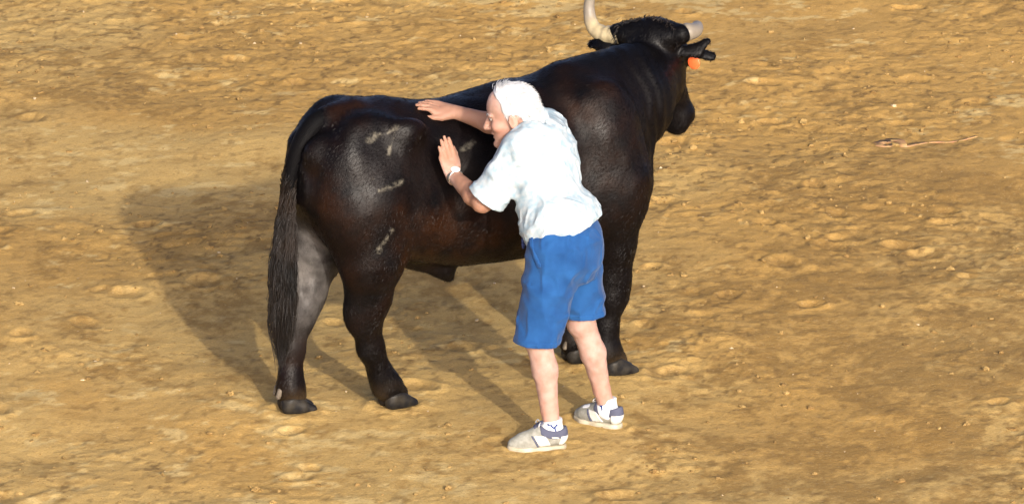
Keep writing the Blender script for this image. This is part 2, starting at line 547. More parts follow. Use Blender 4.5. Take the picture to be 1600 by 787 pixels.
def scatter(n, size, rocks, cluster, y0=-4.0, y1=5.3):
    """loose pieces, mostly small, thickest where the sand is kicked up; returns points, faces and a tone for each point"""
    P, Fc, tone, base, k = [], [], [], 0, 0
    while k < n:
        m = 4000
        x, y = rng.uniform(-3.0, 3.0, m), rng.uniform(y0, y1, m)
        keep = rng.random(m) < 0.06 + 0.94 * (churned(x, y) * smooth01(0.4 + fbm(x * 2.6, y * 2.2, 66, 2))) ** 1.3 if cluster else np.ones(m, bool)
        for x, y in zip(x[keep], y[keep]):
            s = size[0] + (size[1] - size[0]) * rng.random() ** 4.5
            if s > 0.007 and min(math.hypot(x - a, y - b) for a, b in FEET) < 0.2:
                continue
            rp, rf = rocks[rng.integers(len(rocks))]
            a = rng.uniform(0, 6.28); ca, sa = math.cos(a), math.sin(a)
            q = rp * s * V(rng.uniform(0.8, 1.5), 1, rng.uniform(0.55, 1.1))
            q = np.stack([q[:, 0] * ca - q[:, 1] * sa + x, q[:, 0] * sa + q[:, 1] * ca + y, q[:, 2] + zg(x, y) + s * rng.uniform(-0.15, 0.35)], -1)
            P.append(q); Fc.append(rf + base); tone.append(np.full(len(q), rng.random())); base += len(q); k += 1
            if k >= n: break
    return np.concatenate(P), np.concatenate(Fc), np.concatenate(tone)

M['clod'] = mat("clod", (0.35, 0.238, 0.092), 0.95, 0.1, noise=(40, (0.24, 0.152, 0.055), 0.8), bump=[(150, 0.8, 0.003)])
mixin(M['clod'], "tone", (0.20, 0.12, 0.043), 0.9)
M['pale_grit'] = mat("pale_grit", (0.52, 0.41, 0.26), 0.9, 0.15, noise=(60, (0.36, 0.26, 0.14), 0.8))
P, Fc, tone = scatter(3600, (0.0028, 0.017), [rock(1, s) for s in range(6)] + [rock(2, s + 40) for s in range(5)], True)
me = mesh_np("sand_clods", P, Fc, smooth=False); attr(me, "tone", tone ** 1.5)
link("sand_clods", me, M['clod'], kind="stuff", label="loose lumps of sand strewn over the arena ground")
P, Fc, tone = scatter(170, (0.003, 0.013), [rock(1, s + 20) for s in range(6)], False)
link("pale_gravel", mesh_np("pale_gravel", P, Fc, smooth=False), M['pale_grit'], kind="stuff", label="pale grit dotted over the arena sand")

# ------------------------------------------------------------------ the bull (x forward, y to its left, z up)
BULL_O, BULL_YAW = V(-0.167, -2.087, 0), R(30)
bull = bpy.data.objects.new("bull", None)
COL.objects.link(bull)
bull.location = BULL_O; bull.rotation_euler = (0, 0, BULL_YAW)
bull["label"] = "black horned bull standing on the arena sand with its head turned away"
bull["category"] = "bull"

trunk = Loft([(-0.845, 0.98, 1.07, 0.06), (-0.80, 0.84, 1.160, 0.110), (-0.74, 0.74, 1.255, 0.165), (-0.66, 0.70, 1.315, 0.225),
              (-0.55, 0.67, 1.340, 0.280), (-0.42, 0.640, 1.338, 0.295), (-0.28, 0.605, 1.300, 0.305), (-0.15, 0.580, 1.280, 0.322),
              (0.0, 0.562, 1.292, 0.336), (0.15, 0.560, 1.325, 0.336), (0.3, 0.568, 1.325, 0.318), (0.45, 0.580, 1.330, 0.290),
              (0.58, 0.600, 1.335, 0.255), (0.68, 0.640, 1.325, 0.215), (0.76, 0.700, 1.25, 0.175), (0.83, 0.80, 1.05, 0.09)], egg=0.17, power=2.25)
G = Grid((-1.02, -0.46, -0.01), (1.40, 0.62, 1.62), 0.009)
G.add(trunk, 0)
for s in (-1, 1):
    # haunch, hip and pin bones, ribs-to-flank hollow, shoulder
    G.add(Ell((-0.61, s * 0.155, 0.97), (0.200, 0.128, 0.34)), 0.10)
    G.add(Ell((-0.44, s * 0.228, 1.245), (0.075, 0.042, 0.045)), 0.08)
    G.add(Ell((-0.785, s * 0.075, 1.165), (0.050, 0.038, 0.050)), 0.08)
    G.add(Ell((0.55, s * 0.190, 0.98), (0.160, 0.115, 0.34)), 0.09)
    G.add(Cone((0.48, s * 0.14, 1.20), (0.63, s * 0.215, 0.88), 0.085, 0.11), 0.08)
    G.add(Ell((0.575, s * 0.205, 0.80), (0.145, 0.10, 0.17)), 0.07)
    G.cut(Ell((-0.30, s * 0.43, 1.12), (0.13, 0.125, 0.15)), 0.12)
    G.cut(Ell((-0.60, s * 0.36, 1.27), (0.12, 0.11, 0.085)), 0.09)
    G.cut(Ell((0.34, s * 0.44, 1.02), (0.06, 0.12, 0.30)), 0.12)
# spine ridge and tail root
G.add(Cone((-0.58, 0, 1.290), (-0.695, 0.0, 1.278), 0.05, 0.048), 0.06)
G.cut(Cone((-0.70, -0.10, 1.40), (-0.58, -0.12, 1.45), 0.05, 0.05), 0.06)
# brisket, dewlap
G.add(Ell((0.700, -0.01, 0.81), (0.115, 0.15, 0.18)), 0.09)
# sheath along the belly
G.add(Cone((-0.38, 0, 0.63), (-0.15, -0.01, 0.555), 0.038, 0.042), 0.06)
G.add(Cone((-0.15, -0.01, 0.545), (-0.125, -0.01, 0.508), 0.034, 0.018), 0.05)
# hind legs
def limb(pts, k=0.04, flat=None, f=1.0):
    for (a, ra), (b, rb) in zip(pts[:-1], pts[1:]):
        G.add(Cone(a, b, ra, rb, flat, f), k)
lat = V(0, 1, 0)
limb([((-0.60, -0.17, 0.92), 0.19), ((-0.590, -0.185, 0.70), 0.135), ((-0.585, -0.150, 0.52), 0.088), ((-0.598, -0.135, 0.42), 0.078)], 0.06, lat, 0.8)
G.add(Cone((-0.640, -0.15, 0.62), (-0.660, -0.135, 0.46), 0.030, 0.020), 0.04)
G.add(Ell((-0.658, -0.135, 0.450), (0.032, 0.032, 0.055)), 0.05)
limb([((-0.600, -0.13, 0.44), 0.074), ((-0.560, -0.11, 0.29), 0.056), ((-0.500, -0.09, 0.155), 0.051), ((-0.470, -0.08, 0.100), 0.060), ((-0.415, -0.07, 0.045), 0.052)], 0.03, lat, 0.85)
limb([((-0.60, 0.17, 0.92), 0.19), ((-0.685, 0.150, 0.68), 0.130), ((-0.760, 0.115, 0.49), 0.088), ((-0.795, 0.10, 0.40), 0.080)], 0.06, lat, 0.8)
G.cut(Ell((-0.80, 0.035, 0.55), (0.022, 0.035, 0.09)), 0.05)
G.add(Cone((-0.80, 0.125, 0.62), (-0.862, 0.10, 0.45), 0.030, 0.020), 0.04)
G.add(Ell((-0.865, 0.10, 0.445), (0.032, 0.032, 0.055)), 0.05)
limb([((-0.798, 0.10, 0.42), 0.075), ((-0.830, 0.088, 0.27), 0.055), ((-0.840, 0.080, 0.15), 0.050), ((-0.840, 0.080, 0.095), 0.058), ((-0.825, 0.078, 0.045), 0.052)], 0.03, lat, 0.85)
# forelegs
limb([((0.585, -0.19, 0.78), 0.135), ((0.605, -0.165, 0.60), 0.096), ((0.610, -0.148, 0.42), 0.070), ((0.605, -0.142, 0.35), 0.072), ((0.585, -0.135, 0.22), 0.049),
      ((0.580, -0.130, 0.145), 0.048), ((0.590, -0.13, 0.095), 0.058), ((0.640, -0.126, 0.045), 0.052)], 0.035, lat, 0.88)
limb([((0.560, 0.19, 0.78), 0.135), ((0.560, 0.155, 0.58), 0.096), ((0.565, 0.130, 0.42), 0.070), ((0.562, 0.125, 0.35), 0.072), ((0.552, 0.110, 0.22), 0.049),
      ((0.552, 0.104, 0.145), 0.048), ((0.562, 0.102, 0.095), 0.058), ((0.600, 0.100, 0.045), 0.052)], 0.035, lat, 0.88)
# neck, turning to the left
G.add(Cone((0.50, 0, 1.065), (0.79, 0.05, 1.155), 0.280, 0.225, lat, 0.80), 0.08)
G.add(Cone((0.79, 0.05, 1.155), (0.985, 0.15, 1.185), 0.220, 0.155, V(-0.35, 0.94, 0), 0.78), 0.06)
G.add(Cone((0.46, 0, 1.300), (0.90, 0.10, 1.300), 0.055, 0.055), 0.08)
# head: long axis hf, its right hr, brow normal hn
HP = V(1.0, 0.178, 1.385)
hr = unit(V(0.53, -0.845, 0.10))
hf = V(0.363, 0.228, -0.903); hf = unit(hf - hr * (hf @ hr))
hn = np.cross(hr, hf) * -1
if hn[0] < 0: hn = -hn
def H(a, b, c):
    """head point: a along the face, b to its right, c outward from the brow"""
    return HP + hf * a + hr * b + hn * c
G.add(Ell(H(0.07, 0, -0.01), (0.150, 0.130, 0.115), (hf, hr, hn)), 0.05)
G.add(Ell(H(-0.015, 0, -0.02), (0.060, 0.140, 0.075), (hf, hr, hn)), 0.04)
G.add(Cone(H(0.12, 0, -0.02), H(0.40, 0, -0.005), 0.108, 0.070, hr, 0.88), 0.05)
G.add(Ell(H(0.425, 0, -0.015), (0.060, 0.078, 0.068), (hf, hr, hn)), 0.03)
G.add(Ell(H(0.455, 0, -0.055), (0.040, 0.055, 0.035), (hf, hr, hn)), 0.02)
for s in (-1, 1):
    G.add(Ell(H(0.15, s * 0.065, -0.095), (0.120, 0.045, 0.080), (hf, hr, hn)), 0.05)
    G.add(Ell(H(0.135, s * 0.105, 0.035), (0.045, 0.028, 0.032), (hf, hr, hn)), 0.03)
    G.cut(Ell(H(0.468, s * 0.040, 0.020), (0.018, 0.014, 0.016), (hf, hr, hn)), 0.015)
    G.add(Cone(H(-0.02, s * 0.10, -0.02), H(-0.025, s * 0.15, -0.02), 0.055, 0.046), 0.03)
# ears
eL0, eR0 = H(0.020, -0.125, -0.05), V(1.075, 0.055, 1.332)
eL1 = V(0.812, 0.38, 1.325)
earn = unit(V(-0.45, -0.60, 0.55))
G.add(Cone(eL0, (eL0 + eL1) / 2, 0.026, 0.052, earn, 0.35), 0.015)
G.add(Cone((eL0 + eL1) / 2, eL1, 0.052, 0.022, earn, 0.35), 0.01)
em = V(1.128, 0.025, 1.336)
G.add(Cone(eR0, em, 0.026, 0.036, earn, 0.4), 0.015)
e_up, e_dn = V(1.166, 0.0, 1.376), V(1.186, 0.0, 1.306)
G.add(Cone(em, e_up, 0.032, 0.019, earn, 0.4), 0.006)
G.add(Cone(em + V(0, 0, -0.008), e_dn, 0.030, 0.026, earn, 0.4), 0.006)
def hide_folds(x, y, z):
    r = 0.005 * vnoise(x * 7, y * 7, z * 7, 3) + 0.0022 * vnoise(x * 19, y * 19, z * 12, 4)
    # skin creases on the neck and behind the elbow and stifle
    neck = np.exp(-(((x - 0.80) / 0.14) ** 2 + ((z - 1.1) / 0.30) ** 2))
    flank = np.exp(-(((x + 0.36) / 0.12) ** 2 + ((z - 0.80) / 0.22) ** 2)) + np.exp(-(((x - 0.40) / 0.09) ** 2 + ((z - 0.85) / 0.25) ** 2))
    w = x + 0.25 * (z - 1.0) + 0.02 * vnoise(x * 9, y * 9, z * 9, 8)
    return r + 0.0045 * neck * np.sin(w * 95) + 0.0008 * flank * np.sin((x + 0.35 * z) * 120 + 2 * vnoise(x * 8, y * 8, z * 8, 9))
G.ripple(hide_folds)
P, Q = G.mesh()
b_me = mesh_np("body", P, Q)
print("bull verts", len(P))

def seg_dist(P, a, b):
    a, b = V(a), V(b); ab = b - a
    t = np.clip((P - a) @ ab / (ab @ ab), 0, 1)
    return np.linalg.norm(P - a - t[:, None] * ab, axis=1)
def gauss(P, c, r):
    return np.exp(-(((P - V(c)) / V(r)) ** 2).sum(1))
n1 = vnoise(P[:, 0] * 5, P[:, 1] * 5, P[:, 2] * 5, 21); n2 = vnoise(P[:, 0] * 13, P[:, 1] * 13, P[:, 2] * 13, 22)
brown = (gauss(P, (-0.50, -0.22, 0.72), (0.22, 0.25, 0.30)) + 0.8 * gauss(P, (-0.30, -0.3, 0.85), (0.35, 0.3, 0.22)) + 0.7 * gauss(P, (-0.62, -0.1, 1.32), (0.30, 0.2, 0.10))
         + 0.8 * gauss(P, (-0.80, -0.18, 0.95), (0.10, 0.14, 0.30)) + 0.7 * gauss(P, (0.45, -0.3, 1.05), (0.22, 0.2, 0.30)) + 0.6 * gauss(P, (0.0, -0.33, 0.75), (0.4, 0.2, 0.15))
         + 0.9 * gauss(P, (-0.82, 0.09, 0.22), (0.10, 0.12, 0.12)) + 0.5 * gauss(P, (0.25, -0.2, 1.3), (0.3, 0.25, 0.12)))
brown = np.clip(brown * (0.75 + 0.7 * n1 + 0.35 * n2), 0, 1)
grey = np.clip(1.3 * gauss(P, (-0.72, 0.07, 0.60), (0.17, 0.09, 0.19)) * (P[:, 1] > -0.02) * (0.85 + 0.5 * n1 + 0.3 * n2), 0, 1)
scar = np.zeros(len(P))
SCARS = [((-0.625, -0.31, 1.225), (-0.59, -0.31, 1.245), 0.034), ((-0.59, -0.31, 1.25), (-0.545, -0.31, 1.24), 0.014), ((-0.545, -0.31, 1.24), (-0.50, -0.31, 1.27), 0.020), ((-0.51, -0.31, 1.25), (-0.550, -0.31, 1.165), 0.010),
         ((-0.62, -0.31, 1.03), (-0.50, -0.31, 1.05), 0.010), ((-0.60, -0.32, 0.80), (-0.565, -0.32, 0.85), 0.010), ((-0.625, -0.3, 0.765), (-0.615, -0.3, 0.785), 0.013),
         ((-0.19, -0.33, 1.13), (-0.13, -0.33, 1.155), 0.010), ((0.65, -0.24, 0.56), (0.69, -0.24, 0.575), 0.010), ((-0.66, -0.31, 1.07), (-0.63, -0.31, 1.075), 0.008)]
for a, b, r in SCARS:
    a, b = V(a), V(b)
    Pp = P.copy(); Pp[:, 1] = a[1]
    dd = seg_dist(Pp, a, b) + 0.010 * n2 + 0.004
    scar = np.maximum(scar, (P[:, 1] < -0.05) * (1 - smooth01((dd - r * 0.25) / 0.009)))
scar *= np.clip(0.85 + 0.5 * n2, 0, 1)
dust = smooth01((0.16 - P[:, 2]) / 0.14) * np.clip(0.45 + 0.6 * n1 + 0.5 * n2, 0, 1)
for nme, val in (("brown", brown), ("grey", grey), ("scar", scar), ("dust", dust)):
    attr(b_me, nme, val)

def hide_material(name, base, rough=0.40, sheen=0.0, spec=0.14):
    m = mat(name, base, rough, spec, noise=(3.2, (base[0] * 1.9, base[1] * 1.5, base[2] * 1.3), 0.6), sheen=sheen)
    nt = m.node_tree; b = nt.nodes["Principled BSDF"]
    b.inputs["Sheen Roughness"].default_value = 0.45
    b.inputs["Sheen Tint"].default_value = (0.8, 0.85, 1.0, 1)
    tc = nt.nodes.new("ShaderNodeTexCoord")
    prev = None
    for sc, stretch, st, dist in ((190, (0.3, 1, 0.45), 0.6, 0.003), (34, (0.5, 1, 0.7), 0.18, 0.006)):
        mp = nt.nodes.new("ShaderNodeMapping"); mp.inputs["Scale"].default_value = stretch; mp.inputs["Rotation"].default_value = (0, R(25), 0)
        n = nt.nodes.new("ShaderNodeTexNoise"); n.inputs["Scale"].default_value = sc; n.inputs["Detail"].default_value = 3
        nt.links.new(tc.outputs["Object"], mp.inputs[0]); nt.links.new(mp.outputs[0], n.inputs["Vector"])
        bp = nt.nodes.new("ShaderNodeBump"); bp.inputs["Strength"].default_value = st; bp.inputs["Distance"].default_value = dist
        nt.links.new(n.outputs[0], bp.inputs["Height"])
        if prev: nt.links.new(prev.outputs[0], bp.inputs["Normal"])
        prev = bp
    nt.links.new(prev.outputs[0], b.inputs["Normal"])
    n = nt.nodes.new("ShaderNodeTexNoise"); n.inputs["Scale"].default_value = 7; n.inputs["Detail"].default_value = 5
    nt.links.new(tc.outputs["Object"], n.inputs["Vector"])
    r = nt.nodes.new("ShaderNodeMapRange"); r.inputs[1].default_value = 0.3; r.inputs[2].default_value = 0.7; r.inputs[3].default_value = rough - 0.1; r.inputs[4].default_value = rough + 0.18
    nt.links.new(n.outputs[0], r.inputs[0]); nt.links.new(r.outputs[0], b.inputs["Roughness"])
    return m
M['hide'] = hide_material("hide", (0.0018, 0.0016, 0.0021))
mixin(M['hide'], "brown", (0.018, 0.0066, 0.0027), 0.9, (9, 0.30, 0.62))
mixin(M['hide'], "grey", (0.125, 0.115, 0.108), 0.95, (12, 0.25, 0.6))
mixin(M['hide'], "scar", (0.22, 0.20, 0.155), 0.85, (40, 0.36, 0.60))
mixin(M['hide'], "dust", (0.10, 0.065, 0.032), 0.5)
body = link("body", b_me, M['hide'], bull)

# the short coat lying over the hide
n_v = len(P)
N = np.zeros(n_v * 3); b_me.vertex_normals.foreach_get("vector", N); N = N.reshape(-1, 3)
pick = rng.integers(0, n_v, 160000)
p0, nn_ = P[pick] + rng.normal(0, 0.004, (len(pick), 3)), N[pick]
p0 -= nn_ * ((p0 - P[pick]) * nn_).sum(1)[:, None]
lay = np.where((p0[:, 0] > 0.75)[:, None], V(-0.9, -0.2, -0.5), V(-0.55, 0, -0.85))
lay = lay + 0.35 * np.stack([vnoise(p0[:, 0] * 6, p0[:, 1] * 6, p0[:, 2] * 6, 300 + k) for k in range(3)], -1) + rng.normal(0, 0.12, (len(pick), 3))
lay -= nn_ * (lay * nn_).sum(1)[:, None]
lay /= np.linalg.norm(lay, axis=1)[:, None] + 1e-9
side = np.cross(nn_, lay)
roll = rng.normal(0, 0.5, len(pick))[:, None]
side = side * np.cos(roll) + nn_ * np.sin(roll)
ln = rng.uniform(0.010, 0.022, len(pick))[:, None]; wd_ = rng.uniform(0.0005, 0.0011, len(pick))[:, None]
A = p0 - nn_ * 0.001 - side * wd_; B = p0 - nn_ * 0.001 + side * wd_; Cc = p0 + lay * ln + nn_ * ln * rng.uniform(0.06, 0.20, len(pick))[:, None]
hm = mesh_np("coat_hair", np.stack([A, B, Cc], 1).reshape(-1, 3), np.arange(len(pick) * 3).reshape(-1, 3), smooth=False)
for nme, val in (("brown", brown), ("grey", grey), ("scar", scar), ("dust", dust)):
    attr(hm, nme, np.repeat(val[pick], 3))
ch = link("coat_hair", hm, M['hide'], body); ch["kind"] = "stuff"

# hooves: two claws each, with dewclaws behind
M['hoof'] = mat("hoof", (0.006, 0.006, 0.007), 0.5, 0.2, noise=(25, (0.036, 0.030, 0.021), 0.75), bump=[(60, 0.4, 0.003)])
M['dewclaw'] = mat("dewclaw", (0.16, 0.135, 0.105), 0.7, 0.3, noise=(30, (0.07, 0.055, 0.04), 0.8))
def hoof(cx, cy, ang):
    c, s = math.cos(ang), math.sin(ang)
    f, sd = V(c, s, 0), V(-s, c, 0)
    o = V(cx, cy, 0)
    g = Grid(o - V(0.14, 0.14, 0.02), o + V(0.14, 0.14, 0.13), 0.0045)
    for q in (-1, 1):
        a = o + sd * q * 0.030
        g.add(Cone(a - f * 0.030 + V(0, 0, 0.048), a + f * 0.062 + V(0, 0, 0.008), 0.040, 0.024, sd, 0.78), 0.006)
        g.add(Cone(a - f * 0.035 + V(0, 0, 0.030), a + f * 0.02 + V(0, 0, 0.020), 0.038, 0.034, sd, 0.8), 0.006)
    g.plane(o + V(0, 0, -0.012), (0, 0, -1), 0.003)
    g.plane(o + V(0, 0, 0.078), (-0.25 * c, -0.25 * s, 1), 0.008)
    P, Q = g.mesh()
    link("hoof", mesh_np("hoof", P, Q), M['hoof'], bull)
    for q in (-1, 1):
        g = Grid(o - V(0.17, 0.17, 0.0), o + V(0.17, 0.17, 0.17), 0.004)
        a = o - f * 0.070 + sd * q * 0.026 + V(0, 0, 0.088)
        g.add(Cone(a + V(0, 0, 0.012), a - f * 0.012 - V(0, 0, 0.014), 0.016, 0.011), 0)
        P, Q = g.mesh()
        link("dewclaw", mesh_np("dewclaw", P, Q), M['dewclaw'], bull)
hoof(-0.415, -0.075, 0.02)
hoof(-0.820, 0.076, -0.25)
hoof(0.640, -0.140, -0.12)
hoof(0.590, 0.100, -0.1)

# horns
M['horn'] = mat("horn", (0.52, 0.43, 0.25), 0.45, 0.4, noise=(26, (0.34, 0.27, 0.15), 0.85), bump=[(60, 0.5, 0.004)])
mixin(M['horn'], "dark", (0.19, 0.165, 0.135), 0.95)
def horn(pts, r0, r1, grey_from=0.36):
    c = spline(pts, 40)
    t = np.linspace(0, 1, 40)
    r = r0 + (r1 - r0) * t ** 0.85
    r = r * (1 + 0.055 * np.sin(t * 62 + 3 * np.sin(t * 9)) * smooth01((0.42 - t) / 0.2) + 0.02 * vnoise(t * 30, t * 0, t * 0, 5))
    r[-1] *= 0.35
    me = tube_mesh("horn", [c], [r], 20)
    al = np.zeros(len(me.vertices)); me.attributes["along"].data.foreach_get("value", al)
    attr(me, "dark", smooth01((al - grey_from) / 0.22) * 0.9 + 0.1)
    return link("horn", me, M['horn'], bull)
horn([H(-0.020, -0.135, -0.02), H(-0.015, -0.215, -0.02), H(-0.030, -0.285, 0.01), H(-0.090, -0.310, 0.06), H(-0.185, -0.285, 0.10), H(-0.30, -0.255, 0.12)], 0.048, 0.012)
horn([H(-0.020, 0.125, -0.02), H(-0.020, 0.165, 0.0), H(0.004, 0.178, 0.040), H(0.026, 0.170, 0.085), H(0.036, 0.155, 0.12)], 0.046, 0.024, 0.05)

# eyes
M['eye'] = mat("eye", (0.01, 0.007, 0.006), 0.08, 0.6)
for s in (-1, 1):
    g = Grid(H(0.135, s * 0.115, 0.045) - 0.04, H(0.135, s * 0.115, 0.045) + 0.04, 0.004)
    g.add(Ell(H(0.140, s * 0.118, 0.040), (0.021, 0.018, 0.017), (hf, hr, hn)), 0)
    P, Q = g.mesh()
    link("eye", mesh_np("eye", P, Q), M['eye'], bull)

# ear tag behind the split ear
M['tag'] = mat("tag", (0.85, 0.14, 0.04), 0.45, 0.4, noise=(40, (0.7, 0.09, 0.02), 0.5))
tc0 = em + V(-0.008, 0.008, -0.055)
g = Grid(tc0 - 0.06, tc0 + 0.06, 0.0035)
g.add(Ell(tc0, (0.030, 0.032, 0.007), (hr, V(0, 0, 1) - hr * hr[2], np.cross(hr, V(0, 0, 1)))), 0)
g.add(Cone(tc0 + V(0, 0, 0.02), em - V(0, 0, 0.02), 0.007, 0.006), 0.008)
P, Q = g.mesh()
link("ear_tag", mesh_np("ear_tag", P, Q), M['tag'], bull, label="orange tag in the split ear")

# tail with its long switch
M['tail'] = hide_material("tail_hide", (0.002, 0.002, 0.0025), 0.6, 0.0, 0.06)
tail_pts = [(-0.63, 0, 1.290), (-0.735, 0.003, 1.272), (-0.800, 0.008, 1.205), (-0.842, 0.012, 1.125), (-0.868, 0.014, 1.03), (-0.886, 0.020, 0.87), (-0.905, 0.020, 0.70), (-0.905, 0.022, 0.50)]
c = spline(tail_pts, 40)
t = np.linspace(0, 1, 40)
tail = link("tail", tube_mesh("tail", [c], [np.interp(t, [0, 0.14, 0.28, 0.42, 0.6, 0.8, 1], [0.035, 0.047, 0.045, 0.037, 0.027, 0.022, 0.010])], 14), M['tail'], bull)
M['switch'] = mat("switch_hair", (0.005, 0.0045, 0.0045), 0.5, 0.35, noise=(5, (0.022, 0.012, 0.007), 0.6))
curves, radii = [], []
for i in range(2300):
    t0 = 0.50 + 0.47 * rng.random() ** 0.8
    p0 = c[int(t0 * 39)]
    a = rng.uniform(0, 6.28); rr = float(np.interp(t0, [0, 0.14, 0.28, 0.42, 0.6, 0.8, 1], [0.035, 0.047, 0.045, 0.037, 0.027, 0.022, 0.010])) * 0.9
    d = V(math.cos(a), math.sin(a), 0)
    ln = rng.uniform(0.16, 0.46) * (0.40 + 0.60 * smooth01((t0 - 0.42) / 0.3))
    spread = rng.uniform(0.2, 1.0) * (0.004 + 0.044 * smooth01((t0 - 0.50) / 0.32))
    zend = max(p0[2] - ln, 0.185 + 0.10 * rng.random() ** 0.5 - 0.03 * rng.random())
    pts = []
    wob = rng.uniform(0, 6.28); wa = rng.uniform(0.003, 0.013)
    for k in range(9):
        u = k / 8
        zz = p0[2] + (zend - p0[2]) * u
        cx = np.interp(zz, [0.18, 0.50, 0.70, 0.87, 1.03, 1.125], [-0.922, -0.905, -0.905, -0.886, -0.868, -0.842])
        env = (rr * (1 - u) + spread * math.sin(min(u * 1.25, 1) * math.pi * 0.62)) * (1 - 0.62 * smooth01((u - 0.55) / 0.45) * smooth01((0.6 - zz) / 0.3))
        pts.append((cx + d[0] * env * 1.25 + wa * math.sin(u * (7 + 5 * wa / 0.013) + wob), 0.02 + d[1] * env + wa * math.cos(u * 8 + wob), zz))
    curves.append(np.array(pts) + rng.normal(0, 0.0026, (9, 3)) * np.linspace(0, 1, 9)[:, None]); w0 = rng.uniform(0.0006, 0.0017)
    radii.append(w0 * np.array([1, 1, 1, 1, 0.95, 0.9, 0.75, 0.5, 0.15]))
link("switch_hair", tube_mesh("switch_hair", curves, radii, 4), M['switch'], tail)

# shaggy tuft over the poll
curves, radii = [], []
for i in range(700):
    b_, a_ = rng.uniform(-0.14, 0.14), rng.uniform(-0.06, 0.05)
    c_ = 0.055 - 0.06 * (b_ / 0.14) ** 2
    p0 = H(a_ - 0.03, b_, c_ - 0.05 - a_ * 0.2)
    d = unit(-hf * rng.uniform(0.1, 1.0) + hn * rng.uniform(-0.9, 0.8) + hr * (b_ * 3 + rng.uniform(-0.5, 0.5)))
    ln = rng.uniform(0.018, 0.034)
    curves.append(np.array([p0 + d * ln * u + V(0, 0, -0.02 * u * u) for u in (0, 0.35, 0.7, 1)])); radii.append(np.array([0.0028, 0.0026, 0.0018, 0.0004]))
link("forelock", tube_mesh("forelock", curves, radii, 3), M['switch'], bull)

# ------------------------------------------------------------------ the man
MAN_O = V(0.20, -2.80, 0)
man = bpy.data.objects.new("person", None)
COL.objects.link(man)
man.location = MAN_O
man["label"] = "white-haired person in pale short-sleeved shirt and blue shorts leaning both hands on the bull"
man["category"] = "person"
def W(x, y, z):
    return V(x, y, z) - MAN_O

HIP = W(0.215, -2.85, 0.885); NECK = W(0.110, -2.665, 1.305)
L_HIP, R_HIP = W(0.175, -2.925, 0.85), W(0.262, -2.775, 0.85)
L_KN, R_KN = W(0.106, -2.93, 0.47), W(0.292, -2.715, 0.47)
L_AN, R_AN = W(0.168, -2.945, 0.085), W(0.398, -2.652, 0.085)
L_SH, R_SH = W(0.042, -2.805, 1.243), W(0.150, -2.525, 1.255)
L_EL, R_EL = W(-0.122, -2.785, 1.012), W(-0.03, -2.365, 1.225)
L_WR, R_WR = W(-0.247, -2.575, 1.072), W(-0.240, -2.300, 1.270)
L_TIP, R_TIP = W(-0.292, -2.565, 1.238), W(-0.420, -2.300, 1.314)
up_t = unit(NECK - HIP)
lf_t = V(-0.42, -0.90, 0.0); lf_t = unit(lf_t - up_t * (lf_t @ up_t))
fr_t = np.cross(lf_t, up_t)          # chest faces this way
def T(f, s, h):
    """torso point: forward, to his left, up from the hips"""
    return HIP + fr_t * f + lf_t * s + up_t * h
TL = float(np.linalg.norm(NECK - HIP))
lf_p = unit(V(-0.42, -0.90, 0)); fr_p = np.cross(lf_p, V(0, 0, 1))

def torso(g, off):
    ax = (fr_t, lf_t, up_t)
    g.add(Ell(T(0.0, 0, 0.02), (0.125, 0.160, 0.13), (fr_p, lf_p, V(0, 0, 1))), 0.05, off)
    g.add(Ell(T(0.025, 0, 0.13), (0.130, 0.158, 0.15), ax), 0.06, off)
    g.add(Ell(T(0.008, 0, 0.29), (0.115, 0.160, 0.18), ax), 0.06, off)
    g.add(Ell(T(0.0, 0, 0.39), (0.098, 0.160, 0.11), ax), 0.05, off)
    for sh in (L_SH, R_SH):
        g.add(Cone(NECK - up_t * 0.035, sh, 0.054, 0.064), 0.05, off)

# head frame
h_f = unit(V(-0.95, 0.10, -0.24)); h_l = unit(V(-0.10, -0.99, 0.02)); h_l = unit(h_l - h_f * (h_l @ h_f)); h_u = np.cross(h_f, h_l)
HC = W(0.002, -2.69, 1.368)
def HD(f, s, h):
    return HC + h_f * f + h_l * s + h_u * h
hax = (h_f, h_l, h_u)
def skull(g, off=0.0):
    g.add(Ell(HD(0.0, 0, 0.035), (0.100, 0.077, 0.088), hax), 0.0, off)
    g.add(Ell(HD(-0.03, 0, 0.02), (0.075, 0.072, 0.075), hax), 0.03, off)

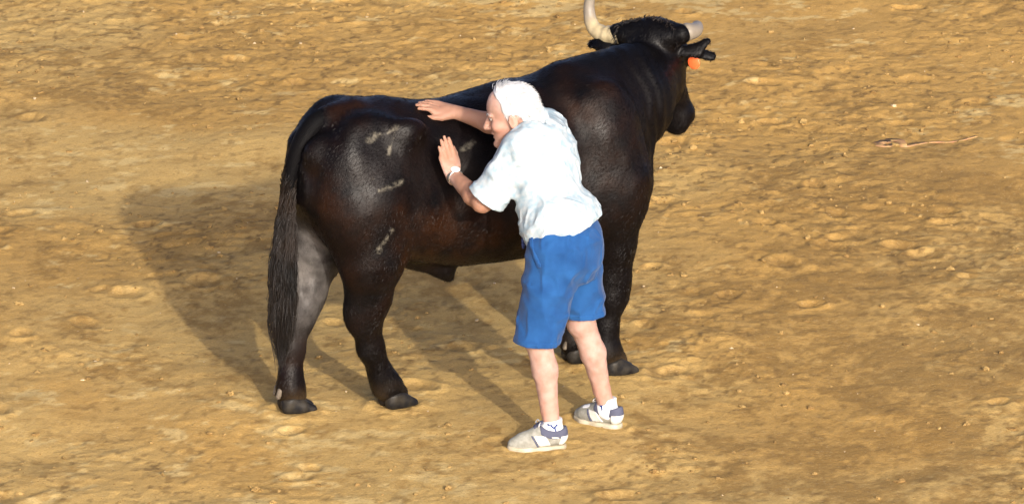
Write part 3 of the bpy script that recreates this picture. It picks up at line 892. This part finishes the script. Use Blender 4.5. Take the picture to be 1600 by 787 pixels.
def hand(g, wrist, tip, back, thumb_side, spread=0.0, curl=0.35, thumb_out=0.6):
    """a palm and five bent fingers; back: the way the back of the hand faces, thumb_side: towards the thumb"""
    d = unit(tip - wrist); n = unit(back - d * (back @ d)); s = unit(thumb_side - d * (thumb_side @ d) - n * (thumb_side @ n))
    p = lambda a, b, c: wrist + d * a + s * b + n * c
    g.add(Cone(p(-0.02, 0, 0), p(0.035, 0.004, 0), 0.026, 0.030, n, 0.72), 0.02)
    g.add(Cone(p(0.030, 0.016, 0), p(0.088, 0.024, 0), 0.026, 0.020, n, 0.58), 0.015)
    g.add(Cone(p(0.030, -0.012, 0), p(0.082, -0.022, 0), 0.026, 0.020, n, 0.58), 0.015)
    for b, L_, r, base in ((0.0275, 0.074, 0.0094, 0.088), (0.0092, 0.082, 0.0097, 0.091), (-0.0090, 0.076, 0.0094, 0.088), (-0.0265, 0.060, 0.0082, 0.080)):
        q0 = p(base - 0.012, b, 0.001)
        sp = b * spread * 40
        c1 = unit(d + s * sp * 0.5 + n * 0.10); c2 = unit(d + s * sp * 0.5 - n * curl * 0.5); c3 = unit(d + s * sp * 0.4 - n * curl)
        k1 = q0 + c1 * (L_ * 0.48); k2 = k1 + c2 * (L_ * 0.32); k3 = k2 + c3 * (L_ * 0.24)
        g.add(Cone(q0, k1, r * 1.12, r), 0.006); g.add(Cone(k1, k2, r * 1.02, r * 0.92), 0.003); g.add(Cone(k2, k3, r * 0.92, r * 0.74), 0.003)
    t0 = p(0.020, 0.020, -0.004); t1 = p(0.048, 0.020 + 0.030 * thumb_out + 0.008, -0.008); t2 = t1 + unit(d * 1.0 + s * 0.35 * thumb_out - n * 0.1) * 0.034; t3 = t2 + unit(d - n * 0.2) * 0.026
    g.add(Cone(t0, t1, 0.019, 0.0135), 0.014); g.add(Cone(t1, t2, 0.0125, 0.0105), 0.004); g.add(Cone(t2, t3, 0.0105, 0.0080), 0.003)

side_out = V(math.sin(BULL_YAW), -math.cos(BULL_YAW), 0)     # outward from the bull's right flank
g = Grid(W(-0.47, -3.06, 0.03), W(0.55, -2.18, 1.52), 0.0042)
torso(g, -0.012)
for hip, kn, an, fd in ((L_HIP, L_KN, L_AN, V(-1, -0.15, 0)), (R_HIP, R_KN, R_AN, V(-0.8, 0.6, 0))):
    g.add(Cone(hip, kn, 0.082, 0.055), 0.05)
    bk = V(0.9, -0.25, 0)
    g.add(Cone(kn, kn + (an - kn) * 0.35 + bk * 0.010, 0.054, 0.052), 0.02)
    g.add(Cone(kn + (an - kn) * 0.35 + bk * 0.010, kn + (an - kn) * 0.80, 0.052, 0.036), 0.02)
    g.add(Cone(kn + (an - kn) * 0.80, an, 0.036, 0.036), 0.01)
    g.add(Ell(kn + V(-0.022, 0.0, 0.005), (0.038, 0.040, 0.045)), 0.03)
    g.add(Cone(an, an + unit(fd) * 0.06 + V(0, 0, -0.04), 0.030, 0.020), 0.02)
for sh, el, wr, bulge in ((L_SH, L_EL, L_WR, V(0, -0.004, -0.004)), (R_SH, R_EL, R_WR, V(0, 0, -0.004))):
    g.add(Cone(sh, el, 0.056, 0.043), 0.04)
    m = el + (wr - el) * 0.3 + bulge
    g.add(Cone(el, m, 0.042, 0.043), 0.015)
    g.add(Cone(m, wr, 0.043, 0.027), 0.015)
hand(g, L_WR, L_TIP, side_out, V(0.9, 0.3, 0.1), curl=0.15, thumb_out=0.35)
hand(g, R_WR, R_TIP, V(0.1, -0.45, 0.9), V(-0.2, -1, -0.35), curl=0.28, thumb_out=0.6)
# neck and head
g.add(Cone(NECK - up_t * 0.04, HD(-0.035, 0, -0.045), 0.062, 0.056), 0.03)
skull(g)
g.add(Ell(HD(0.045, 0, -0.045), (0.055, 0.058, 0.075), hax), 0.03)           # face
g.add(Cone(HD(0.02, 0, -0.100), HD(0.075, 0, -0.112), 0.042, 0.026), 0.03)   # jaw and chin
g.add(Ell(HD(0.090, 0, -0.114), (0.016, 0.020, 0.015), hax), 0.02)
g.add(Cone(HD(0.094, 0, 0.008), HD(0.120, 0, -0.032), 0.009, 0.013), 0.014)  # nose
g.add(Ell(HD(0.117, 0, -0.037), (0.015, 0.015, 0.010), hax), 0.010)
for s in (-1, 1):
    g.add(Ell(HD(0.106, s * 0.013, -0.040), (0.010, 0.007, 0.007), hax), 0.006)
    g.cut(Ell(HD(0.096, s * 0.030, 0.000), (0.012, 0.015, 0.010), hax), 0.012)
    g.add(Ell(HD(0.085, s * 0.030, 0.018), (0.014, 0.024, 0.008), hax), 0.012)   # brow ridge
    g.add(Ell(HD(0.068, s * 0.046, -0.032), (0.024, 0.018, 0.020), hax), 0.02)   # cheekbone
    g.add(Ell(HD(-0.008, s * 0.078, -0.022), (0.020, 0.009, 0.034), (unit(h_f * 0.93 + h_l * s * 0.2), unit(h_l * s - h_f * 0.35), h_u)), 0.006)  # ear
    g.cut(Ell(HD(0.000, s * 0.089, -0.018), (0.010, 0.005, 0.018), hax), 0.004)
g.cut(Ell(HD(0.112, 0, -0.073), (0.012, 0.026, 0.0028), hax), 0.005)         # mouth line
g.add(Ell(HD(0.096, 0, -0.065), (0.011, 0.022, 0.006), hax), 0.006)
g.add(Ell(HD(0.094, 0, -0.082), (0.010, 0.020, 0.006), hax), 0.006)
g.cut(Ell(HD(0.110, 0, -0.094), (0.010, 0.022, 0.006), hax), 0.010)
g.ripple(lambda x, y, z: 0.0012 * vnoise(x * 45, y * 45, z * 45, 90))
P, Q = g.mesh()
m_me = mesh_np("body", P, Q)
print("man verts", len(P))
# weathered forearms and face against paler legs
tan = np.maximum(np.maximum(1 - smooth01((seg_dist(P, L_EL, L_TIP) - 0.05) / 0.05), 1 - smooth01((seg_dist(P, R_EL, R_TIP) - 0.05) / 0.05)), 0.55 * (1 - smooth01((np.linalg.norm(P - HD(0.05, 0, -0.05), axis=1) - 0.08) / 0.05)))
rosy = np.maximum.reduce([gauss(P, HD(0.06, 0.055, -0.05), (0.04, 0.05, 0.035)), gauss(P, HD(-0.01, 0.08, -0.025), (0.03, 0.02, 0.04)), gauss(P, HD(0.11, 0, -0.035), (0.02, 0.02, 0.02)),
                          0.8 * np.exp(-((P[:, 2] - 0.16) / 0.07) ** 2)])
attr(m_me, "tan", tan); attr(m_me, "rosy", rosy)
M['skin'] = mat("skin", (0.43, 0.285, 0.240), 0.55, 0.3, noise=(30, (0.34, 0.195, 0.15), 0.8), bump=[(120, 0.4, 0.0014), (38, 0.35, 0.004)], sss=0.12)
mixin(M['skin'], "tan", (0.31, 0.160, 0.103), 0.85)
mixin(M['skin'], "rosy", (0.44, 0.21, 0.15), 0.5)
link("body", m_me, M['skin'], man)

# eyes and brows
M['eyeball'] = mat("eyeball", (0.30, 0.25, 0.22), 0.3, 0.3)
M['white_hair'] = mat("white_hair", (0.60, 0.61, 0.625), 0.6, 0.25, noise=(40, (0.45, 0.46, 0.475), 0.7))
for s in (-1, 1):
    gg = Grid(HD(0.088, s * 0.030, 0.0) - 0.02, HD(0.088, s * 0.030, 0.0) + 0.02, 0.0025)
    gg.add(Ell(HD(0.084, s * 0.030, 0.000), (0.0115, 0.0115, 0.0095), hax), 0)
    P, Q = gg.mesh(); eye = link("eye", mesh_np("eye", P, Q), M['eyeball'], man)
    gg = Grid(HD(0.094, s * 0.032, -0.001) - 0.012, HD(0.094, s * 0.032, -0.001) + 0.012, 0.0014)
    gg.add(Ell(HD(0.0935, s * 0.0325, -0.001), (0.003, 0.0052, 0.0052), hax), 0)
    P, Q = gg.mesh(); link("iris", mesh_np("iris", P, Q), M['eye'], eye)
    cv, rd = [], []
    for i in range(60):
        u = rng.uniform(0, 1)
        p0 = HD(0.098 - 0.018 * u * u, s * (0.014 + 0.036 * u), 0.018 + 0.004 * math.sin(u * 3) + rng.uniform(-0.003, 0.003))
        dd = unit(h_l * s * 0.8 + h_f * rng.uniform(0.1, 0.6) + h_u * rng.uniform(-0.2, 0.4))
        cv.append(np.array([p0, p0 + dd * 0.006, p0 + dd * 0.011])); rd.append(np.array([0.0010, 0.0008, 0.0002]))
    link("eyebrow", tube_mesh("eyebrow", cv, rd, 3), M['white_hair'], man)

# hair: a close cap with short loose strands
M['hair_cap'] = mat("hair_cap", (0.54, 0.55, 0.565), 0.8, 0.15, noise=(90, (0.44, 0.45, 0.465), 0.8), bump=[(180, 0.7, 0.004)])
mixin(M['hair_cap'], "thin", (0.27, 0.25, 0.255), 0.9, (50, 0.15, 0.45))
gg = Grid(HC - 0.16, HC + 0.17, 0.0042)
skull(gg, 0.0065)
gg.add(Ell(HD(-0.075, 0, -0.035), (0.035, 0.055, 0.050), hax), 0.03, 0.006)
gg.ripple(lambda x, y, z: 0.0018 * vnoise(x * 60, y * 60, z * 60, 95) + 0.0015 * vnoise(x * 25, y * 25, z * 25, 96))
X, Y, Z = gg.co()
rel = [(X - HC[0]) * a[0] + (Y - HC[1]) * a[1] + (Z - HC[2]) * a[2] for a in hax]
hairline = np.maximum(rel[0] - (0.030 + np.clip(rel[2] - 0.06, 0, 1) * 0.5 - 0.30 * np.clip(0.03 - rel[2], 0, 1)), -(rel[2] + 0.052))
ear_gap = np.sqrt((rel[0] + 0.008) ** 2 + (rel[2] + 0.028) ** 2) - 0.034
hairline = np.maximum(hairline, -ear_gap)
gg.v = smax(gg.v, hairline.astype(np.float32), 0.010)
P, Q = gg.mesh()
hp = P - HC
h_me = mesh_np("hair", P, Q)
attr(h_me, "thin", gauss(P, HD(-0.060, 0.045, 0.065), (0.042, 0.040, 0.036)))
hair = link("hair", h_me, M['hair_cap'], man)
cv, rd = [], []
sel = rng.choice(len(P), 3600)
for i in sel:
    p0 = P[i]; r_ = p0 - HD(-0.01, 0, 0.02); n_ = unit(r_)
    if r_ @ h_f > 0.06 or (np.linalg.norm(p0 - HD(-0.060, 0.045, 0.065)) < 0.045 and rng.random() < 0.8): continue
    dd = unit(n_ * rng.uniform(0.05, 0.3) - h_f * rng.uniform(0.2, 0.8) - h_u * rng.uniform(0.0, 0.6) + rng.normal(0, 0.10, 3))
    ln = rng.uniform(0.008, 0.018)
    cv.append(np.array([p0 - n_ * 0.003, p0 + dd * ln * 0.5, p0 + dd * ln - h_u * 0.003])); rd.append(np.array([0.0009, 0.0007, 0.0002]))
for q in (0.008, -0.022):   # the tufts on top
    for i in range(40):
        p0 = HD(0.030 + q + rng.normal(0, 0.008), rng.normal(0.005, 0.02), 0.122)
        dd = unit(h_u * 0.5 - h_f * rng.normal(0.5, 0.25) + h_l * rng.normal(0, 0.25))
        ln = rng.uniform(0.015, 0.030)
        cv.append(np.array([p0 - h_u * 0.01, p0 + dd * ln * 0.6, p0 + dd * ln - h_f * 0.006])); rd.append(np.array([0.0014, 0.0012, 0.0003]))
link("strands", tube_mesh("strands", cv, rd, 3), M['white_hair'], hair)

# shirt
def folds(seed, amp, sx, sy, sz):
    def f(x, y, z):
        wx = x + 0.05 * vnoise(x * 6, y * 6, z * 6, seed + 1)
        wz = z + 0.05 * vnoise(x * 6, y * 6, z * 6, seed + 2)
        a = 1 - np.abs(vnoise(wx * sx, y * sy, wz * sz, seed))
        b = vnoise(wx * sx * 2.3, y * sy * 2.3, wz * sz * 2.3, seed + 3)
        return -amp * (np.clip(a - 0.55, 0, 1) * 2.0 - 0.3) - amp * 0.25 * b
    return f
M['shirt'] = mat("shirt_cloth", (0.43, 0.475, 0.50), 0.85, 0.12, noise=(40, (0.27, 0.385, 0.46), 0.95), bump=[(300, 0.3, 0.001), (45, 0.35, 0.006)], sheen=0.0)
g = Grid(W(-0.26, -3.06, 0.80), W(0.45, -2.28, 1.46), 0.0042)
torso(g, 0.008)
g.add(Ell(T(-0.020, 0, 0.085), (0.118, 0.160, 0.060), (fr_t, lf_t, up_t)), 0.06, 0.016)   # cloth bloused over the belt
g.add(Ell(T(-0.004, 0, 0.035), (0.126, 0.168, 0.085), (fr_t, lf_t, up_t)), 0.05, 0.018)
l_end = L_SH + (L_EL - L_SH) * 0.93; r_end = R_SH + (R_EL - R_SH) * 0.72
g.add(Cone(L_SH, l_end, 0.072, 0.078), 0.05); g.add(Cone(l_end, l_end + (L_EL - L_SH) * 0.1, 0.079, 0.080), 0.02)
g.add(Cone(R_SH, r_end, 0.070, 0.074), 0.05); g.add(Cone(r_end, r_end + (R_EL - R_SH) * 0.1, 0.074, 0.075), 0.02)
g.add(Cone(NECK - up_t * 0.02, NECK + (HD(-0.035, 0, -0.045) - NECK) * 0.45, 0.070, 0.066), 0.02)
g.ripple(folds(200, 0.0095, 8, 8, 8), 0.06)
g.ripple(folds(230, 0.0060, 18, 18, 14), 0.06)
g.shell(0.009)
# sleeve ends, hem and neck opening
def cut_end(g, p, n, reach, k=0.003):
    """open a cloth tube at p: remove what lies beyond the plane within reach of p"""
    n = unit(n); X, Y, Z = g.co()
    pl = (X - p[0]) * n[0] + (Y - p[1]) * n[1] + (Z - p[2]) * n[2]
    rr = np.sqrt((X - p[0]) ** 2 + (Y - p[1]) ** 2 + (Z - p[2]) ** 2) - reach
    g.v = smax(g.v, np.minimum(pl, -rr).astype(np.float32), k)
    return g
cut_end(g, l_end, (L_EL - L_SH), 0.15)
cut_end(g, r_end, (R_EL - R_SH), 0.15)
X, Y, Z = g.co()
hem = HIP + V(0, 0, 0.035)
pl = -((Z - hem[2]) - (X - hem[0]) * 0.38 - (Y - hem[1]) * 0.1) + 0.004 * np.sin(X * 23 + 1) + 0.003 * np.sin(Y * 41)
g.v = smax(g.v, pl.astype(np.float32), 0.004)
nk = NECK + (HD(-0.035, 0, -0.045) - NECK) * 0.30
cut_end(g, nk, unit(HD(-0.035, 0, -0.045) - NECK) + up_t * 0.1, 0.10)
P, Q = g.mesh()
shirt = link("shirt", mesh_np("shirt", P, Q), M['shirt'], man)
print("shirt verts", len(P))
# collar: a band that folds over round the neck
ndir = unit(HD(-0.035, 0, -0.045) - NECK)
g = Grid(NECK - 0.15, NECK + V(0.13, 0.15, 0.17), 0.004)
q0 = NECK + ndir * 0.0
g.add(Cone(q0, q0 + ndir * 0.075, 0.086, 0.070), 0)
g.ripple(lambda x, y, z: 0.003 * vnoise(x * 22, y * 22, z * 22, 260))
g.shell(0.009)
g.plane(q0 + ndir * 0.038, ndir + fr_t * 0.35, 0.003); g.plane(q0 + ndir * 0.004 , -ndir, 0.003)
P, Q = g.mesh()
link("collar", mesh_np("collar", P, Q), M['shirt'], shirt)

# shorts
M['denim'] = mat("shorts_cloth", (0.015, 0.075, 0.225), 0.85, 0.12, noise=(14, (0.009, 0.048, 0.160), 0.9), bump=[(320, 0.3, 0.001), (30, 0.25, 0.005)], sheen=0.1)
g = Grid(W(-0.02, -3.10, 0.36), W(0.46, -2.55, 1.02), 0.0042)
def shorts_form(g, off=0.0):
    g.add(Ell(HIP + V(0.0, 0, -0.01), (0.130, 0.166, 0.13), (fr_p, lf_p, V(0, 0, 1))), 0, off)
    g.add(Ell(HIP - fr_p * 0.055 + V(0, 0, -0.07), (0.105, 0.155, 0.13), (fr_p, lf_p, V(0, 0, 1))), 0.05, off)
    g.add(Cone(L_HIP, L_KN + V(0, 0, -0.02), 0.114, 0.096), 0.035, off)
    g.add(Cone(R_HIP, R_KN + V(0, 0, 0.02), 0.108, 0.094), 0.02, off)
    g.add(Cone(HIP + V(0, 0, 0.02), HIP + V(0, 0, 0.08) + up_t * 0.02, 0.140, 0.128, fr_p, 0.80), 0.04, off)
shorts_form(g)
g.ripple(folds(300, 0.0110, 8, 8, 5), 0.06)
g.ripple(folds(330, 0.0060, 17, 17, 11), 0.06)
g.shell(0.009)
cut_end(g, L_KN + V(0, 0, -0.015), (L_KN - L_HIP) * V(0.3, 0.3, 1), 0.17)
cut_end(g, R_KN + V(0, 0, 0.045), (R_KN - R_HIP) * V(0.3, 0.3, 1), 0.135)
g.plane(HIP + V(0, 0, 0.095), V(0, 0, 1) + up_t * 0.4, 0.004)
P, Q = g.mesh()
shorts = link("shorts", mesh_np("shorts", P, Q), M['denim'], man)
# turned hems round the legs
for kn_, hp_, dz, reach in ((L_KN, L_HIP, -0.015, 0.17), (R_KN, R_HIP, 0.045, 0.135)):
    g = Grid(kn_ - V(0.16, 0.16, 0.06), kn_ + V(0.16, 0.16, 0.13), 0.0042)
    shorts_form(g, 0.0025); g.ripple(folds(300, 0.0110, 8, 8, 5), 0.06); g.ripple(folds(330, 0.0060, 17, 17, 11), 0.06); g.shell(0.010)
    ax_ = unit((kn_ - hp_) * V(0.3, 0.3, 1)); c0 = kn_ + V(0, 0, dz)
    X, Y, Z = g.co()
    al_ = (X - c0[0]) * ax_[0] + (Y - c0[1]) * ax_[1] + (Z - c0[2]) * ax_[2]
    other = R_KN if kn_ is L_KN else L_KN
    mine = np.hypot(X - kn_[0], Y - kn_[1]) - np.hypot(X - other[0], Y - other[1])
    g.v = smax(g.v, np.maximum(np.maximum(al_ - 0.002, -al_ - 0.024), mine + 0.02 + 0 * Z).astype(np.float32), 0.003)
    P, Q = g.mesh()
    if len(P): link("hem", mesh_np("hem", P, Q), M['denim'], shorts)
# side pocket edge and key loop at the hip
g = Grid(W(-0.02, -3.12, 0.60), W(0.40, -2.6, 1.02), 0.004)
shorts_form(g, 0.006); g.ripple(folds(300, 0.0110, 8, 8, 5), 0.06); g.ripple(folds(330, 0.0060, 17, 17, 11), 0.06); g.shell(0.010)
pa, pb = HIP + lf_p * 0.15 + fr_p * 0.085 + V(0, 0, 0.05), HIP + lf_p * 0.18 + fr_p * 0.02 + V(0, 0, -0.075)
X, Y, Z = g.co()
g.v = np.maximum(g.v, (Cone(pa, pb, 0.012, 0.012, lf_p, 6.0).d(X, Y, Z)).astype(np.float32))
P, Q = g.mesh()
if len(P): link("pocket_welt", mesh_np("pocket_welt", P, Q), M['denim'], shorts)
M['navy'] = mat("navy_cord", (0.012, 0.02, 0.07), 0.6, 0.3)
k0 = HIP + fr_p * 0.135 + lf_p * 0.105 + V(0, 0, -0.012)
a_ = np.linspace(0, 2 * math.pi, 20)
loop = np.stack([k0 + lf_p * 0.010 * math.cos(t) + V(0, 0, 0.028 * math.sin(t)) for t in a_])
link("key_loop", tube_mesh("key_loop", [loop], [np.full(20, 0.006)], 6), M['navy'], shorts)

# watch on the left wrist
M['steel'] = mat("steel", (0.72, 0.71, 0.68), 0.22, 0.5, metal=0.9, noise=(50, (0.55, 0.54, 0.52), 0.6))
M['dial'] = mat("watch_dial", (0.85, 0.86, 0.85), 0.2, 0.5)
wd = unit(L_WR - L_EL); wc = L_EL + (L_WR - L_EL) * 0.93
wn_ = unit(side_out - wd * (side_out @ wd)); ws_ = np.cross(wd, wn_)
gg = Grid(wc - 0.06, wc + 0.06, 0.0028)
gg.add(Cone(wc - wd * 0.03, wc + wd * 0.03, 0.035, 0.0335), 0); gg.shell(0.006); gg.plane(wc + wd * 0.0105, wd, 0.002); gg.plane(wc - wd * 0.0105, -wd, 0.002)
P, Q = gg.mesh(); watch = link("wristwatch", mesh_np("wristwatch", P, Q), M['steel'], man)
gg = Grid(wc - 0.07, wc + 0.07, 0.0028)
gg.add(Ell(wc + wn_ * 0.036, (0.021, 0.021, 0.0085), (wd, ws_, wn_)), 0)
P, Q = gg.mesh(); link("watch_face", mesh_np("watch_face", P, Q), M['dial'], watch)

# socks and shoes
M['sock'] = mat("sock", (0.68, 0.69, 0.71), 0.9, 0.1, bump=[(260, 0.5, 0.0015)], noise=(30, (0.58, 0.60, 0.63), 0.5))
M['emblem'] = mat("sock_emblem", (0.02, 0.045, 0.16), 0.8, 0.2)
M['upper'] = mat("shoe_upper", (0.30, 0.30, 0.265), 0.8, 0.2, noise=(50, (0.19, 0.185, 0.155), 0.85), bump=[(140, 0.3, 0.0015)])
M['white_panel'] = mat("shoe_white", (0.60, 0.61, 0.58), 0.6, 0.3, noise=(30, (0.46, 0.45, 0.39), 0.6))
M['slate'] = mat("shoe_slate", (0.075, 0.082, 0.125), 0.75, 0.2, noise=(60, (0.07, 0.075, 0.11), 0.6))
M['sole'] = mat("shoe_sole", (0.44, 0.41, 0.32), 0.75, 0.2, noise=(22, (0.30, 0.24, 0.15), 0.8))
M['lace'] = mat("shoe_lace", (0.42, 0.42, 0.41), 0.85, 0.2)
def mxall(q):
    r = q[0]
    for v in q[1:]:
        r = np.maximum(r, v)
    return r
def foot(an, heel, toe, out):
    """shoe and sock; heel and toe on the ground, out: towards the outer side of the foot"""
    f = unit((toe - heel) * V(1, 1, 0)); s = unit(out - f * (out @ f)) * V(1, 1, 0); u = V(0, 0, 1)
    L_ = float(np.linalg.norm(toe - heel)); o = heel * V(1, 1, 0)
    p = lambda a, b, c: o + f * (a * L_) + s * b + u * c
    lo, hi = np.minimum(o, o + f * L_) - V(0.08, 0.08, 0.03), np.maximum(o, o + f * L_) + V(0.08, 0.08, 0.20)
    def form(g, off=0.0):
        g.add(Cone(p(0.14, 0, 0.052), p(0.40, 0, 0.052), 0.034, 0.040, s, 0.95), 0.0, off)
        g.add(Cone(p(0.14, 0, 0.085), p(0.34, 0, 0.085), 0.030, 0.036, s, 0.92), 0.03, off)
        g.add(Cone(p(0.38, 0, 0.066), p(0.72, -0.002, 0.040), 0.040, 0.036), 0.03, off)
        g.add(Cone(p(0.60, 0.0, 0.030), p(0.87, -0.006, 0.026), 0.042, 0.030, u, 0.85), 0.03, off)
        g.plane(p(0, 0, 0.016), (0, 0, -1), 0.003)
    def rel(g):
        X, Y, Z = g.co(); x, y = X - o[0], Y - o[1]
        return (x * f[0] + y * f[1]) / L_, x * s[0] + y * s[1], Z + 0 * X
    g = Grid(lo, hi, 0.004); form(g); 
    a, b, c = rel(g)
    g.v = smax(g.v, np.where(a < 0.46, c - (0.083 + 0.35 * (a - 0.2) ** 2), -1).astype(np.float32), 0.004)   # ankle opening
    P, Q = g.mesh(); shoe = link("shoe", mesh_np("shoe", P, Q), M['upper'], man)
    # sole
    g = Grid(lo, hi, 0.004)
    g.add(Cone(p(0.16, 0, 0.008), p(0.45, 0, 0.008), 0.038, 0.038), 0); g.add(Cone(p(0.45, 0, 0.008), p(0.72, -0.002, 0.008), 0.038, 0.046), 0.02); g.add(Cone(p(0.72, -0.002, 0.008), p(0.87, -0.006, 0.012), 0.046, 0.032), 0.02)
    g.plane(p(0, 0, -0.006), (0, 0, -1), 0.002)
    a, b, c = rel(g)
    g.v = smax(g.v, (c - (0.021 + 0.02 * np.clip(a - 0.85, 0, 1))).astype(np.float32), 0.003)
    P, Q = g.mesh(); link("sole", mesh_np("sole", P, Q), M['sole'], shoe)
    def patch(name, m, fn, off, par):
        g = Grid(lo, hi, 0.0035); form(g, off); g.v = np.maximum(g.v, -(g.v + off + 0.006))
        a, b, c = rel(g)
        g.v = smax(g.v, fn(a, b, c).astype(np.float32), 0.002)
        P, Q = g.mesh()
        if len(P): link(name, mesh_np(name, P, Q), m, par)
    top = lambda a: 0.086 + 0.35 * (a - 0.2) ** 2
    # slate collar and eyestay, white side panel, heel counter, dark slash
    patch("collar_panel", M['slate'], lambda a, b, c: mxall([c - top(a), (top(a) - 0.034 - 0.10 * np.maximum(0.12 - a, 0)) - c, a - 0.47]), 0.0025, shoe)
    for sg in (-1, 1):
        patch("side_panel", M['white_panel'], lambda a, b, c: mxall([np.abs(a - 0.43 - (c - 0.045) * 2.2) - 0.10, c - 0.070, 0.024 - c, 0.012 - b * sg]), 0.003, shoe)
        patch("stripe", M['white_panel'], lambda a, b, c: mxall([np.abs(c - 0.058 - (a - 0.2) * 0.04) - 0.0035, a - 0.29, 0.15 - a, 0.012 - b * sg]), 0.0045, shoe)
        patch("slash", M['slate'], lambda a, b, c: mxall([np.abs(a - 0.555 - (c - 0.045) * 2.2) - 0.020, c - 0.070, 0.022 - c, 0.012 - b * sg]), 0.0035, shoe)
    patch("heel_counter", M['white_panel'], lambda a, b, c: mxall([a - 0.12 - (0.06 - c) * 0.9, c - 0.062, 0.02 - c]), 0.0035, shoe)
    patch("tongue", M['slate'], lambda a, b, c: mxall([np.abs(b) - 0.016, 0.40 - a, a - 0.56, 0.05 - c]), 0.004, shoe)
    cv, rd = [], []
    for k in range(5):
        a0 = 0.45 + k * 0.045; zz = 0.104 - (a0 - 0.45) * 0.19
        for sg in (-1, 1):
            cv.append(np.array([p(a0 + 0.018 * sg, -0.022, zz - 0.008), p(a0, 0.0, zz + 0.004), p(a0 - 0.018 * sg, 0.022, zz - 0.008)])); rd.append(np.full(3, 0.0028))
    for sg in (-1, 1):   # the bow
        cv.append(spline([p(0.44, 0, 0.112), p(0.47, sg * 0.026, 0.122), p(0.50, sg * 0.034, 0.106), p(0.46, sg * 0.012, 0.110)], 12)); rd.append(np.full(12, 0.0026))
    link("lace", tube_mesh("lace", cv, rd, 5), M['lace'], shoe)
    # sock
    def sform(g, off=0.0):
        g.add(Cone(an + u * 0.052, an - u * 0.01, 0.041, 0.040), 0, off)
        g.add(Cone(an - u * 0.01, an + f * 0.10 - u * 0.035, 0.038, 0.028), 0.02, off)
        g.add(Cone(an - u * 0.01, p(0.16, 0, 0.05), 0.036, 0.030), 0.02, off)
    slo, shi = an - V(0.13, 0.13, 0.09), an + V(0.13, 0.13, 0.08)
    g = Grid(slo, shi, 0.0038); sform(g)
    g.plane(an + u * 0.040, u + f * 0.12, 0.004)
    P, Q = g.mesh(); sock = link("sock", mesh_np("sock", P, Q), M['sock'], man)
    # small dark mark on the outside of the sock
    for k, (a0, c0, a1, c1) in enumerate(((0.012, 0.024, 0.003, 0.013), (-0.012, 0.026, -0.002, 0.016), (-0.002, 0.016, -0.007, -0.001), (0.024, 0.027, 0.018, 0.024))):
        q0, q1 = an + f * a0 + u * c0 + s * 0.04, an + f * a1 + u * c1 + s * 0.04
        g = Grid(np.minimum(q0, q1) - 0.03, np.maximum(q0, q1) + 0.03, 0.0022); sform(g, 0.0012); g.v = np.maximum(g.v, -(g.v + 0.004))
        X, Y, Z = g.co()
        g.v = np.maximum(g.v, Cone(q0, q1, 0.0048, 0.0030, s, 8.0).d(X, Y, Z).astype(np.float32))
        P, Q = g.mesh()
        if len(P): link("emblem", mesh_np("emblem", P, Q), M['emblem'], sock)
foot(L_AN, W(0.228, -2.945, 0), W(-0.020, -2.985, 0), V(0, -1, 0))
foot(R_AN, W(0.458, -2.690, 0), W(0.262, -2.545, 0), V(-0.5, -0.8, 0))

# ------------------------------------------------------------------ the faded pink scrap on the sand
M['pink'] = mat("pink_scrap", (0.45, 0.235, 0.13), 0.95, 0.05, noise=(30, (0.42, 0.275, 0.11), 1.0))
cv = []
base = [(1.80, 1.93), (1.84, 1.99), (1.89, 1.95), (1.86, 1.88), (1.81, 1.90), (1.85, 2.02), (1.91, 1.99), (1.93, 1.89), (2.00, 1.95), (2.08, 2.00), (2.16, 2.00), (2.23, 2.04), (2.30, 2.10)]
pts = [(x, y, zg(x, y) + 0.0005 + 0.002 * math.sin(i * 2.1)) for i, (x, y) in enumerate(base)]
c = spline(pts, 70)
w = np.interp(np.linspace(0, 1, 70), [0, 0.55, 0.7, 1], [0.026, 0.026, 0.016, 0.012])
tw = np.linspace(0, 9, 70)
tg = np.gradient(c, axis=0); tg /= np.linalg.norm(tg, axis=1)[:, None]
sd = np.cross(tg, V(0, 0, 1)); nn = np.cross(sd, tg)
ed = sd * np.cos(0.5 * np.sin(tw))[:, None] + nn * np.sin(0.05 * np.sin(tw))[:, None]
A, B = c + ed * w[:, None], c - ed * w[:, None]
th = nn * 0.002
P = np.concatenate([A + th, B + th, B - th, A - th]); n = 70
Fq = []
for i in range(n - 1):
    for k in range(4):
        Fq.append((k * n + i, k * n + i + 1, ((k + 1) % 4) * n + i + 1, ((k + 1) % 4) * n + i))
Fq += [(0, n, 2 * n, 3 * n), (n - 1, 4 * n - 1, 3 * n - 1, 2 * n - 1)]
link("ribbon", mesh_np("ribbon", P, np.array(Fq)), M['pink'], label="faded pink ribbon scrap with a trailing end lying on the sand", cat="ribbon")
